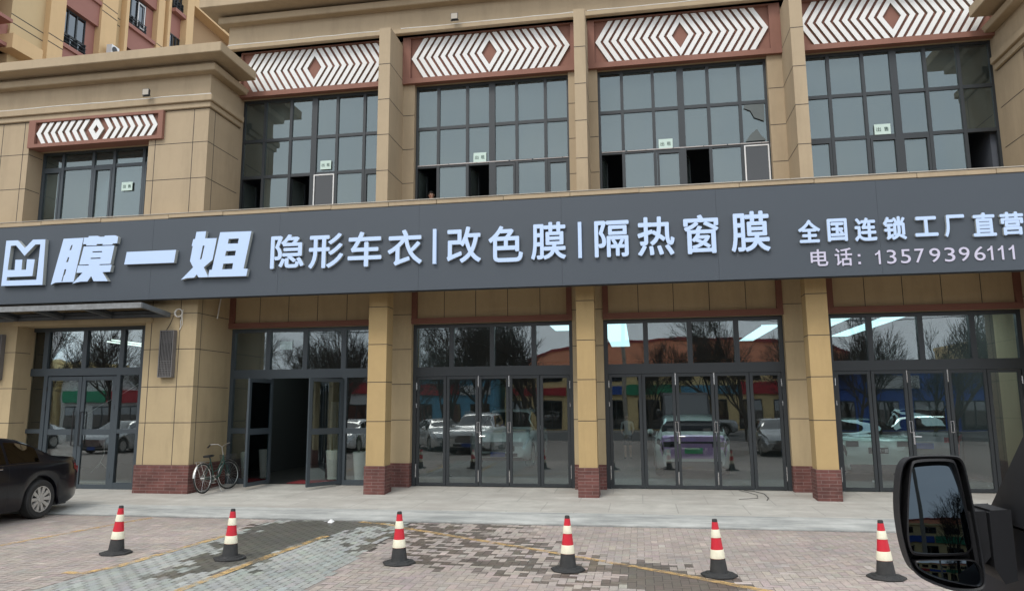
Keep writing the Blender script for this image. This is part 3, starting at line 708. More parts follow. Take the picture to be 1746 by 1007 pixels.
MO=[[(-13.272,5.784),(-12.742,5.784),(-12.765,5.631),(-12.91,4.742),(-13.231,4.744),(-13.385,4.741),(-13.508,4.693)],
[(-13.049,5.625),(-13.014,5.624),(-13.044,5.504),(-13.094,5.506)],[(-13.114,5.336),(-13.077,5.335),(-13.099,5.219),(-13.153,5.221)],[(-13.175,5.052),(-13.128,5.05),(-13.155,4.911),(-13.176,4.912),(-13.205,4.763),(-13.235,4.763)],
[(-12.725,5.788),(-12.613,5.786),(-12.606,5.819),(-12.37,5.814),(-12.317,5.787),(-12.195,5.785),(-12.181,5.809),(-11.914,5.806),(-11.833,5.765),(-11.847,5.615),(-11.958,5.614),(-11.975,5.583),(-12.229,5.589),(-12.221,5.616),(-12.373,5.619),(-12.391,5.587),(-12.657,5.595),(-12.65,5.627),(-12.742,5.631)],
[(-12.716,5.574),(-11.913,5.562),(-11.977,5.132),(-12.263,5.134),(-12.267,5.112),(-11.945,5.109),(-11.971,4.946),(-12.172,4.944),(-12.012,4.729),(-12.385,4.739),(-12.457,4.863),(-12.547,4.739),(-12.73,4.74),(-12.851,4.722),(-12.94,4.698),(-12.689,4.954),(-12.852,4.952),(-12.828,5.125),(-12.546,5.118),(-12.544,5.142),(-12.799,5.143)],
[(-12.474,5.448),(-12.222,5.445),(-12.224,5.417),(-12.478,5.421)],[(-12.507,5.296),(-12.249,5.293),(-12.251,5.266),(-12.511,5.269)]]
YI=[[(-11.578,5.395),(-10.322,5.391),(-10.357,5.096),(-11.622,5.103)]]
JIE=[[(-9.837,5.788),(-9.597,5.791),(-9.615,5.627),(-9.321,5.619),(-9.4,5.121),(-9.604,4.959),(-9.495,4.765),(-9.49,4.731),(-9.718,4.733),(-9.765,4.803),(-9.833,4.729),(-10.008,4.727),(-10.156,4.69),(-9.867,4.969),(-9.956,5.118),(-9.909,5.463),(-9.937,5.468),(-9.905,5.623),(-9.86,5.625)],
[(-9.66,5.462),(-9.614,5.46),(-9.668,5.157),(-9.713,5.137)],
[(-9.246,5.752),(-8.48,5.741),(-8.627,4.892),(-8.525,4.882),(-8.552,4.721),(-9.482,4.731),(-9.459,4.894),(-9.399,4.895)],
[(-9.027,5.589),(-8.779,5.589),(-8.794,5.474),(-9.044,5.478)],[(-9.075,5.31),(-8.834,5.31),(-8.851,5.197),(-9.096,5.199)],[(-9.127,5.023),(-8.887,5.026),(-8.903,4.893),(-9.15,4.894)]]
LM=['letter','letterside']
spart(curve_shape(LOGO,14.80,.05,LM,'logo',None)); spart(curve_shape(MO,14.80,.05,LM,'letter',None)); spart(curve_shape(YI,14.80,.05,LM,'letter',None)); spart(curve_shape(JIE,14.80,.05,LM,'letter',None))
CH=[('隐',-8.011,4.866,-7.212,5.63),('形',-7.103,4.831,-6.293,5.61),('车',-6.19,4.831,-5.419,5.612),('衣',-5.28,4.825,-4.504,5.612),('改',-3.959,4.829,-3.21,5.614),('色',-3.049,4.81,-2.313,5.591),('膜',-2.14,4.827,-1.405,5.623),
('隔',-.814,4.826,-.109,5.596),('热',.061,4.82,.80,5.628),('窗',.985,4.82,1.672,5.624),('膜',1.907,4.821,2.653,5.646)]
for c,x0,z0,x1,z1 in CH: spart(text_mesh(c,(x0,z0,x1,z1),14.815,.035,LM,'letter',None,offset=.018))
for x in (-4.232,-1.117):
    b=MB(); b.box(x-.036,x+.036,14.78,14.85,4.835,5.595,0); o=b.build('divider_bar',['letter']); spart(o)
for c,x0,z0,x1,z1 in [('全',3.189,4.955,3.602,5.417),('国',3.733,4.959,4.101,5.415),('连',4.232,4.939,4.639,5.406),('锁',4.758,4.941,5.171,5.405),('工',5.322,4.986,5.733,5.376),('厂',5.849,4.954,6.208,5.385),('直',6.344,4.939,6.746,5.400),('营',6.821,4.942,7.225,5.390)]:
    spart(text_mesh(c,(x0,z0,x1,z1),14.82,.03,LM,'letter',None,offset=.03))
for c,x0,z0,x1,z1 in [('电',3.398,4.489,3.719,4.825),('话',3.846,4.476,4.165,4.831)]: spart(text_mesh(c,(x0,z0,x1,z1),14.842,.008,['letterp','letterside'],'letter',None,offset=.012))
for z in (4.50,4.65):
    b=MB(); b.box(4.27,4.315,14.834,14.85,z,z+.045); spart(b.build('letter','letterp',None,label='dot of the colon'))
for c,a,e in zip('13579396111',(610,695,803,912,1025,1140,1250,1365,1470,1550,1630),(655,768,880,985,1108,1220,1330,1448,1515,1595,1675)):
    X=lambda q:4.792+(q-695)*.002307
    if c=='1':
        x1=X(e-8)-.004
        spart(curve_shape([[(x1,4.757),(x1,4.485),(x1-.036,4.485),(x1-.036,4.690),(x1-.062,4.672),(x1-.094,4.660),(x1-.094,4.692),(x1-.062,4.708),(x1-.036,4.732),(x1-.026,4.757)]],14.842,.008,['letterp','letterside'],'letter',None)); continue
    spart(text_mesh(c,(X(a),4.485,X(e),4.757),14.842,.008,['letterp','letterside'],'letter',None,offset=.0))
# ------------------------------------------------------------------ canopy over the left shop
M['canopy']=mat('weathered_canopy_metal',(.19,.21,.225),.45,.3,noise=.5,nscale=3,dirt=(.06,.065,.07))
M['canopyrust']=mat('peeling_canopy_edge',(.25,.26,.265),.6,.0,noise=.9,nscale=9,dirt=(.07,.065,.06))
M['polycarb']=glass('smoky_canopy_sheet',.05,(.22,.25,.27))
CP=empty('canopy',(-13.4,15.2,4.0),label='weathered metal and smoky sheet canopy over the left shop door',cat='canopy')
cx0,cx1=-16.9,-10.70
def cpart(b,name,m,**k):
    o=b.build(name,m,**k); o.parent=CP; o.matrix_parent_inverse=Matrix.Translation((13.4,-15.2,-4.0)); return o
b=MB(); b.prism([(14.2,4.00),(14.2,4.12),(14.26,4.12),(14.26,4.00)],cx0,cx1,plane='yz'); cpart(b,'front_beam','canopyrust')
b=MB()
b.prism([(14.262,4.01),(14.262,4.12),(15.24,4.02),(15.24,3.91)],cx1-.05,cx1,plane='yz'); cpart(b,'side_beam','canopy')
for x in (-16.0,-14.75,-13.5,-12.2):
    b=MB(); b.prism([(14.262,4.01),(14.262,4.08),(15.24,3.99),(15.24,3.92)],x-.025,x+.025,plane='yz'); cpart(b,'rafter','canopy')
b=MB(); b.box(cx0,cx1-.052,15.19,15.255,3.91,3.99); cpart(b,'wall_rail','canopy')
b=MB(); b.prism([(14.262,4.085),(14.262,4.091),(15.24,3.998),(15.24,3.992)],cx0,cx1-.055,plane='yz'); cpart(b,'roof_sheet','polycarb')
# ------------------------------------------------------------------ wall lamps with a lattice front
M['lattice']=mat('faded_grey_metal',(.155,.145,.14),.7,noise=.35,nscale=8)
M['latticein']=mat('dull_lamp_diffuser',(.10,.095,.09),.8,noise=.3)
def wall_lamp(x,label):
    r=empty('wall_lamp',(x,15.26,3.06),label=label,cat='wall lamp',group='lattice wall lamps beside the left shop door')
    b=MB(); b.box(-.145,.145,-.05,-.001,-.52,.52); b.build('back_box','latticein',r)
    b=MB(); 
    for s in (-1,1): b.box(s*.165-.012,s*.165+.012,-.125,-.001,-.54,.54)
    b.box(-.152,.152,-.125,-.001,.515,.54); b.box(-.152,.152,-.125,-.001,-.54,-.515)
    for i in range(1,8):
        xx=-.153+.306*i/8; b.box(xx-.007,xx+.007,-.122,-.100,-.513,.513)
    for z in list(np.linspace(-.48,-.17,7))+list(np.linspace(.26,.48,6)): b.box(-.152,.152,-.118,-.104,z-.006,z+.006)
    b.build('lattice_screen','lattice',r); return r
wall_lamp(-10.69,'faded grey lattice wall lamp on the corner pier')
wall_lamp(-15.25,'faded grey lattice wall lamp at the left edge, beyond the left shop door')
# floodlights on the string courses
def flood(loc,label):
    r=empty('floodlight',loc,label=label,cat='floodlight',group='small floodlights on the facade bands')
    b=MB(); b.box(-.075,.075,-.035,.03,.02,.17); b.box(-.09,.09,-.05,-.036,.012,.178); o=b.build('housing','frame',r,bevel=.004)
    b=MB(); b.box(-.078,.078,-.054,-.051,.026,.166); b.build('glass_front','concrete',o)
    b=MB(); b.box(-.10,.10,-.02,.02,0,.012); b.build('bracket','frame',r)
flood((-11.57,15.02,9.305),'small square floodlight above the left relief panel')
flood((-4.17,16.16,11.155),'small square floodlight above the second relief panel')
# white string light / cable laid along the bands
def cable(name,pts,r,m,label,cat,n=6,group=None):
    b=MB(); b.tube(pts,r,n); o=b.build(name,m,smooth=True); rezero(o,pts[0]); return tag(o,label,cat,group)
M['cable']=mat('off_white_cable',(.72,.71,.67),.6)
def band_line(x0,x1,y,z):
    P=[];x=x0
    while x<x1: P.append((x,y+rnd.uniform(-.01,.01),z+rnd.uniform(0,.012))); x+=rnd.uniform(.25,.6)
    P.append((x1,y,z)); return P
cable('light_string',band_line(-16.9,-9.95,15.17,9.312),.012,'cable','white light string along the band over the left shop','light string')
cable('light_string',band_line(-10.3,-5.9,16.33,11.162),.012,'cable','white light string along the band above the left wide window','light string')
cable('light_string',band_line(-5.6,-1.25,16.33,11.162),.012,'cable','white light string along the band left of the middle fin','light string')
cable('light_string',band_line(-.95,7.9,16.33,11.162),.012,'cable','white light string along the band right of the middle fin','light string')
# coil of wire by the canopy, stub rod on the side wall
b=MB()
for q in range(3):
    b.tube([(-10.46+(.085+.006*q)*math.cos(a),15.20-.012*q,4.0+(.095-.004*q)*math.sin(a)) for a in np.linspace(0,2*math.pi,20)[:-1]],.009,5,closed=True)
b.tube([(-10.38,15.2,4.02),(-10.40,15.22,3.9),(-10.43,15.24,3.8),(-10.41,15.24,3.7),(-10.44,15.24,3.62)],.009,5)
b.tube([(-10.36,15.2,4.08),(-10.38,15.22,3.86),(-10.38,15.24,3.72)],.006,5)
o=b.build('wire_coil','cable',smooth=True); rezero(o,(-10.46,15.25,3.9)); tag(o,'coiled pale wire hanging at the end of the canopy','wire coil')
cable('rod',[(-10.02,16.2,4.60),(-9.93,15.92,3.94)],.016,'cable','thin pale rod hanging under the sign by the corner pier','rod')
cable('lamp_wire',[(-10.62,15.24,3.95),(-10.70,15.25,3.75),(-10.86,15.25,3.5),(-10.90,15.25,3.0),(-10.84,15.25,2.6)],.006,'joint','dark wire looping round the lattice lamp on the corner pier','wire')
cable('loose_cable',[(-11.75,15.88,2.48),(-12.3,15.9,2.18),(-12.9,15.92,1.90),(-13.55,15.93,1.52)],.006,'cable','pale cable slung slantwise behind the left shop doors','cable')
cable('loose_cable',[(-12.75,15.95,1.05),(-12.72,15.95,.75),(-12.85,15.95,.45),(-13.05,15.95,.30),(-12.8,15.95,.55),(-12.62,15.95,.40)],.006,'cable','pale tangled cable low behind the right leaf of the left shop doors','cable')
b=MB(); b.box(-.7,.7,-.25,.25,0,2.0); r=empty('cabinet',(-10.9,24.0,.005),label='pale grey cabinet deep inside the open doors',cat='cabinet'); M['cab']=mat('pale_grey_cabinet',(.35,.37,.38),.5,noise=.1)
b.build('body','cab',r,bevel=.01)
for s in (-1,1):
    b=MB(); b.box(min(.02*s,.66*s),max(.02*s,.66*s),-.27,-.251,.08,1.94); o=b.build('door','cab',r,bevel=.004)
    b=MB(); b.tube([(.07*s,-.275,.95),(.07*s,-.275,1.15)],.01,6); b.build('handle','steel',o)
# paper notices
def notice(x,y,z,w_,h_,txt,label,tilt=0):
    r=empty('paper_notice',(x,y,z),label=label,cat='notice',group='paper notices stuck on the windows')
    b=MB(); b.box(-w_/2,w_/2,-.003,0,-h_/2,h_/2); b.build('sheet','paper',r)
    for i,c in enumerate(txt):
        s=w_*.27; xx=(-.24+.47*i)*w_
        o=text_mesh(c,(xx-s/2,-s*.55,xx+s/2,s*.55),-.0045,.0012,['ink'],'letter',r,offset=.012)
    r.rotation_euler=(0,tilt,0); return r
notice(-7.684,16.775,7.912,.29,.23,'出租','notice reading 出租 in the left wide window')
notice(-3.671,16.775,7.85,.32,.24,'出租','notice reading 出租 in the window left of the middle fin')
notice(.793,16.775,7.885,.32,.24,'出租','notice reading 出租 in the window right of the middle fin')
notice(5.552,16.775,7.897,.34,.24,'出售','notice reading 出售 in the rightmost wide window')
notice(-12.466,15.715,7.309,.30,.22,'出售','notice reading 出售 in the small window of the left block')
notice(-8.602,16.86,3.345,.32,.20,'','blank notice behind the transom over the open doors')
# broken corner panes: torn film in the window right of the middle fin
M['film']=mat('peeled_grey_film',(.11,.13,.13),.6,noise=.4)
b=MB(); b.add([(2.62,16.772,8.70),(3.05,16.772,8.70),(3.04,16.77,8.28),(2.82,16.771,8.38),(2.74,16.771,8.55),(2.60,16.772,8.62)],[(0,1,2,3,4,5)]); b.add([(2.60,16.772,7.82),(3.06,16.772,7.82),(2.95,16.77,7.94),(2.86,16.768,8.10),(2.72,16.77,7.98)],[(0,1,2,3,4)])
o=b.build('torn_film',['film']); rezero(o,(2.8,16.77,7.8)); tag(o,'torn grey window film in the right corner pane beside the third fin','window film')
# ------------------------------------------------------------------ traffic cones
M['crub']=mat('black_rubber',(.022,.023,.024),.7,noise=.5,nscale=14,dirt=(.07,.065,.06))
M['cred']=mat('cone_red',(.60,.012,.03),.5,noise=.45,nscale=12,dirt=(.35,.03,.04))
M['cband']=mat('cream_reflective_band',(.78,.74,.58),.55,noise=.65,nscale=14,dirt=(.50,.46,.33))
def cone():
    r=empty('traffic_cone')
    b=MB(); b.lathe([(.212,0),(.220,.008),(.214,.024),(.160,.028),(.155,.040),(.120,.043)],8,ang0=math.pi/8); b.build('base','crub',r,bevel=.004)
    z0,z1=.05,.65
    def rad(z): return .104-(z-z0)/(z1-z0)*(.104-.030)
    b=MB(); b.lathe([(rad(z0)+.003,.040),(rad(.06),.06),(rad(.20),.20)],24); b.build('cone_body','crub',r,smooth=True)
    b=MB(); b.lathe([(rad(.635),.620),(rad(.635),.64),(.028,.652),(.020,.655)],20); b.build('cone_tip','crub',r,smooth=True)
    b=MB(); b.lathe([(rad(.201),.201),(rad(.6199),.6199)],24); b.build('red_sleeve','cred',r,smooth=True)
    for a,c in ((.203,.305),(.440,.535)):
        b=MB(); b.lathe([(rad(a)+.0005,a),(rad(a)+.0035,a+.003),(rad(c)+.0035,c-.003),(rad(c)+.0005,c)],24); b.build('reflective_band','cband',r,smooth=True)
    return r
cp=cone()
CONES=[(-7.32,9.56,.05,3,'cone nearest the black car, leaning slightly to the right'),(-5.52,9.46,.02,40,'cone on the wet grey strip'),(-3.15,9.50,-.01,75,'cone beside the dry side of the grey strip'),
(-.94,9.42,0.0,20,'cone in mid row beside the wet brown patch'),(.87,9.38,-.04,60,'cone second from the right, just left of the rightmost'),(2.78,9.54,-.03,10,'rightmost cone, beside the van mirror')]
for i,(x,y,t,a,l) in enumerate(CONES):
    o=cp if i==0 else copy_tree(cp)
    o.location=(x,y,ZP+.006); o.rotation_euler=(0,0,R(a)); tag(o,'red and cream banded traffic '+l,'traffic cone','traffic cones in a row across the car park')
    for ch in o.children:
        if ch.name.split('.')[0]!='base': ch.rotation_euler=(t*math.sin(R(a)),t*math.cos(R(a)),0)
# litter, hose
b=MB(); b.add([(-.05,-.03,0),(.04,-.04,.0),(.06,.03,.02),(0,.05,.05),(-.05,.03,.03),(0,0,.06)],[(0,1,5),(1,2,5),(2,3,5),(3,4,5),(4,0,5)]); o=b.build('litter','white'); o.location=(-5.45,12.6,ZP+.006); tag(o,'crumpled white litter at the foot of the ramp','litter')
b=MB(); b.tube([(2.15,16.72,.006),(2.35,16.60,.0),(2.50,16.3,-.012),(2.50,15.8,-.035),(2.42,15.5,-.05)],.006,6); b.tube([(2.05,16.70,.006),(2.2,16.45,-.004),(2.33,16.1,-.02),(2.28,15.75,-.038),(1.9,15.6,-.045)],.005,6)
o=b.build('hose','black',smooth=True); rezero(o,(2.3,16.2,0)); tag(o,'thin black hose lying on the slabs before the middle right doors','hose')
# ------------------------------------------------------------------ inside the shop: planters, mat, ceiling lights
M['vase']=mat('white_glazed_pot',(.62,.68,.62),.25,noise=.08,coat=.5)
M['leafdark']=mat('dark_leaf',(.04,.07,.03),.6)
def planter(x,y,label):
    r=empty('planter',(x,y,.004),label=label,cat='planter',group='white pots of thin stems inside the open doors')
    b=MB(); b.lathe([(.15,0),(.17,.03),(.155,.05),(.19,.45),(.215,.72),(.20,.735),(.19,.72),(.17,.45),(.15,.1)],24); b.build('pot','vase',r,smooth=True)
    b=MB()
    for i in range(14):
        a=rnd.uniform(0,6.28); t=rnd.uniform(.05,.25); h=rnd.uniform(.5,.85)
        b.tube([(.05*math.cos(a),.05*math.sin(a),.6),((.05+t*.4)*math.cos(a),(.05+t*.4)*math.sin(a),.6+h*.6),((.05+t)*math.cos(a),(.05+t)*math.sin(a),.6+h)],[.006,.005,.002],5)
    b.build('stems','leafdark',r)
planter(-9.60,17.12,'white pot of thin stems behind the left open door leaf'); planter(-6.80,17.45,'white pot of thin stems behind the right side light'); planter(-7.75,18.0,'white pot seen through the right open door leaf')
M['matred']=mat('red_mat',(.22,.02,.025),.95,noise=.2)
b=MB(); b.box(-8.5,-7.4,16.95,17.7,.005,.02); o=b.build('door_mat','matred',bevel=.004); rezero(o,(-7.95,17.3,.005)); tag(o,'red door mat inside the open doors','door mat')
for x0,x1,y0,y1,l in ((-1.0,-.30,17.3,28.5,'above the white car with the purple tailgate'),(5.05,5.60,17.3,26.,'bright ceiling panel over the right showroom, left strip'),(6.35,6.95,17.3,26.,'bright ceiling panel over the right showroom, right strip'),(-2.45,-1.85,17.3,22.,'bright ceiling panel seen over the right end of the five leaf doors'),(3.55,4.05,22.,27.,'short bright ceiling panel over the middle of the showroom')):
    r=empty('ceiling_light',((x0+x1)/2,(y0+y1)/2,4.11),cat='ceiling light',label='long bright ceiling light '+l if l[0]!='b' and l[0]!='s' else l,group='long ceiling lights in the shop')
    w_=(x1-x0)/2;h_=(y1-y0)/2
    b=MB(); b.box(-w_,w_,-h_,h_,-.03,-.002); b.build('diffuser','lamp',r)
    b=MB(); fr2=[(-w_-.03,-w_,-h_,h_),(w_,w_+.03,-h_,h_)]
    for q in fr2: b.box(*q,-.035,.009)
    b.build('housing','frame',r)
for x0,x1,l in ((-9.6,-6.4,'over the open doors'),(-5.0,-1.7,'over the five leaf doors on the left'),(-.4,2.8,'over the middle folding doors'),(4.3,7.6,'over the rightmost folding doors')):  # unseen lamps added above the sight line to brighten the cars indoors
    r=empty('ceiling_light',((x0+x1)/2,18.6,4.11),cat='ceiling light',label='added unseen ceiling light just behind the glass '+l,group='long ceiling lights in the shop')
    if x0<-6: r.location.y=19.0
    w_=(x1-x0)/2
    b=MB(); b.box(-w_,w_,-.2,.2,-.03,-.002); b.build('diffuser','lampfill',r)
    for s in (-.23,.2):
        b=MB(); b.box(-w_,w_,s,s+.03,-.035,.009); b.build('housing','frame',r)
for x,y,l in ((-14.2,17.6,'left'),(-13.75,17.2,'right')):
    b=MB(); b.tube([(x,y-.0,3.62),(x-.05,y+1.9,3.62)],.02,8); o=b.build('tube_light','tube'); rezero(o,(x,y,3.62)); tag(o,'thin lit tube behind the left shop transom, the '+l+' one of two','tube light')
# ------------------------------------------------------------------ cars
def smooth_interp(pts,x):
    # monotone-ish cubic (Catmull) through (x,y)
    n=len(pts)
    if x<=pts[0][0]: return pts[0][1]
    if x>=pts[-1][0]: return pts[-1][1]
    for i in range(n-1):
        if pts[i][0]<=x<=pts[i+1][0]: break
    x0,y0=pts[i];x1,y1=pts[i+1]; h=x1-x0; t=(x-x0)/h; d=(y1-y0)/h
    def slope(k):
        if k==0 or k==n-1: 
            return (pts[min(k+1,n-1)][1]-pts[max(k-1,0)][1])/(pts[min(k+1,n-1)][0]-pts[max(k-1,0)][0])
        a=(pts[k][1]-pts[k-1][1])/(pts[k][0]-pts[k-1][0]); c=(pts[k+1][1]-pts[k][1])/(pts[k+1][0]-pts[k][0])
        return 0 if a*c<=0 else 2*a*c/(a+c)
    m0,m1=slope(i),slope(i+1)
    return (2*t**3-3*t*t+1)*y0+(t**3-2*t*t+t)*h*m0+(-2*t**3+3*t*t)*y1+(t**3-t*t)*h*m1
SPEC={
'sedan':dict(L=4.75,W=.90,top=[(0,.74),(.05,.93),(.12,1.0),(.45,1.055),(.75,1.09),(1.25,1.34),(1.65,1.435),(2.2,1.465),(2.7,1.44),(3.05,1.34),(3.6,1.04),(3.8,.99),(4.3,.90),(4.62,.76),(4.75,.60)],
  belt=[(0,.66),(.08,.86),(.4,.955),(1.5,.955),(3.4,.90),(3.9,.86),(4.4,.76),(4.75,.52)],rw=1.05,fw=3.80,R=.335,sill=.20,glass=(.98,3.42),wins=[(1.12,1.80),(1.86,2.68),(2.74,3.22)],rear=(.62,1.5),front=(2.85,3.62)),
'suv':dict(L=4.75,W=.94,top=[(0,.70),(.04,1.0),(.12,1.25),(.30,1.60),(.6,1.72),(1.4,1.76),(2.4,1.74),(2.75,1.66),(3.45,1.16),(3.6,1.12),(4.4,1.05),(4.66,.92),(4.75,.72)],
  belt=[(0,.62),(.06,1.0),(.4,1.07),(1.5,1.06),(3.3,1.03),(3.9,.98),(4.4,.93),(4.75,.62)],rw=.90,fw=3.80,R=.37,sill=.26,glass=(.2,3.35),wins=[(.38,.98),(1.05,1.9),(1.97,3.0)],rear=(.05,.42),front=(2.78,3.42)),
'hatch':dict(L=4.6,W=.95,top=[(0,.72),(.04,.98),(.14,1.10),(.55,1.34),(1.1,1.52),(1.8,1.58),(2.4,1.56),(2.8,1.46),(3.5,1.08),(3.7,1.02),(4.3,.92),(4.52,.78),(4.6,.60)],
  belt=[(0,.64),(.08,.93),(.45,1.0),(1.5,1.0),(3.3,.95),(3.9,.88),(4.3,.78),(4.6,.52)],rw=.88,fw=3.70,R=.35,sill=.22,glass=(.6,3.4),wins=[(.75,1.35),(1.42,2.2),(2.27,3.1)],rear=(.2,.75),front=(2.85,3.48)),
}
M['tyre']=mat('tyre_rubber',(.02,.02,.02),.85,noise=.3,nscale=8,dirt=(.06,.055,.05)); M['rim']=mat('alloy_rim',(.50,.48,.45),.4,.5)
M['carglass']=glass('dark_car_glass',.12,(.05,.06,.06)); M['chrome']=mat('chrome_trim',(.65,.66,.68),.15,1)
M['tail']=mat('red_tail_lamp',(.25,.01,.015),.2,coat=.5); M['headl']=mat('clear_headlamp',(.55,.58,.6),.1,.3,coat=1); M['plateblue']=mat('blue_number_plate',(.02,.07,.30),.5)
M['plateblack']=mat('black_show_plate',(.02,.02,.022),.4); M['plategreen']=mat('green_number_plate',(.05,.38,.16),.5)
def section(S,x):
    W=S['W'];L=S['L']; e=0
    end=min(x,L-x); tp=1-.20*max(0,1-end/.55)**2.2
    w_=W*tp; top=smooth_interp(S['top'],x); belt=min(smooth_interp(S['belt'],x),top-.01)
    sill=S['sill']+.10*max(0,1-end/.5)**1.5
    zl=sill
    for xw in (S['rw'],S['fw']):
        r=S['R']+.055; d=abs(x-xw)
        if d<r: zl=max(zl,S['R']+math.sqrt(max(0,r*r-d*d))*1.0)
    g=max(0,min(1,(top-belt-.06)/.35)); inset=.04+.22*g
    wr=w_-inset*w_/W*(1.0)
    P=[(w_*.90,sill-.02 if zl<=sill else zl),(w_*.965,zl+.02),(w_*.995,zl+(belt-zl)*.35),(w_*1.0,zl+(belt-zl)*.6),(w_*.985,belt-.06),(w_*.955,belt)]
    sh=top-belt
    if g>0.02:
        P+=[(w_*.94,belt+.015),(w_*.94+(wr-w_*.94)*.55,belt+sh*.52),(wr,belt+sh*.86),(wr*.86,belt+sh*.965),(wr*.5,top-.008),(0,top)]
    else:
        P+=[(w_*.92,belt+sh*.25),(w_*.86,belt+sh*.5),(w_*.76,belt+sh*.75),(w_*.6,belt+sh*.9),(w_*.35,top-.003),(0,top)]
    return P
def surf(S,x,s):
    P=section(S,x); i=min(int(s),len(P)-2); f=s-i
    a,b_=P[i],P[i+1]; return (a[0]+(b_[0]-a[0])*f,a[1]+(b_[1]-a[1])*f)
def patch(b,S,xs,ss,side,off=.006,m=0,lim=None):
    vs=[];nx=len(xs);ns=len(ss)
    for x in xs:
        for s in ss:
            y,z=surf(S,x,s); y2,z2=surf(S,x,min(s+.05,10.99)); y1,z1=surf(S,x,max(s-.05,0)); t=Vector((y2-y1,z2-z1)); nrm=Vector((t.y,-t.x)); nrm.normalize() if nrm.length>0 else None
            vs.append((x,side*(y+nrm.x*off),z+nrm.y*off))
    b.add(vs,[(i*ns+j,i*ns+j+1,(i+1)*ns+j+1,(i+1)*ns+j) for i in range(nx-1) for j in range(ns-1)],m)
def wheel(r,name='wheel',spokes=10,parent=None):
    root=MB(); root.lathe([(r*.66,-.10),(r*.90,-.115),(r*.985,-.09),(r,-.05),(r,.05),(r*.985,.09),(r*.90,.115),(r*.66,.10)],36,axis='y',caps=False); o=root.build('wheel','tyre',parent,smooth=True)
    b=MB(); b.lathe([(r*.66,.06),(r*.67,.108),(r*.63,.105),(r*.62,.03)],36,axis='y',caps=False)
    for k in range(spokes):
        a=2*math.pi*k/spokes; c,s=math.cos(a),math.sin(a); tx,tz=-s,c
        def q(rr,wd,y): return [(c*rr+tx*wd,y,s*rr+tz*wd),(c*rr-tx*wd,y,s*rr-tz*wd)]
        v=q(r*.12,.020,.085)+q(r*.64,.034,.10)+q(r*.12,.020,.05)+q(r*.64,.034,.06)
        b.add(v,[(0,1,3,2),(4,6,7,5),(0,2,6,4),(1,5,7,3)])
    b.lathe([(r*.17,.04),(r*.17,.095),(r*.10,.10)],16,axis='y'); 
    b.build('rim','rim',o)
    b=MB(); b.lathe([(r*.60,-.02),(r*.60,.02)],24,axis='y'); b.build('brake_disc','black',o)
    return o
_wh={}
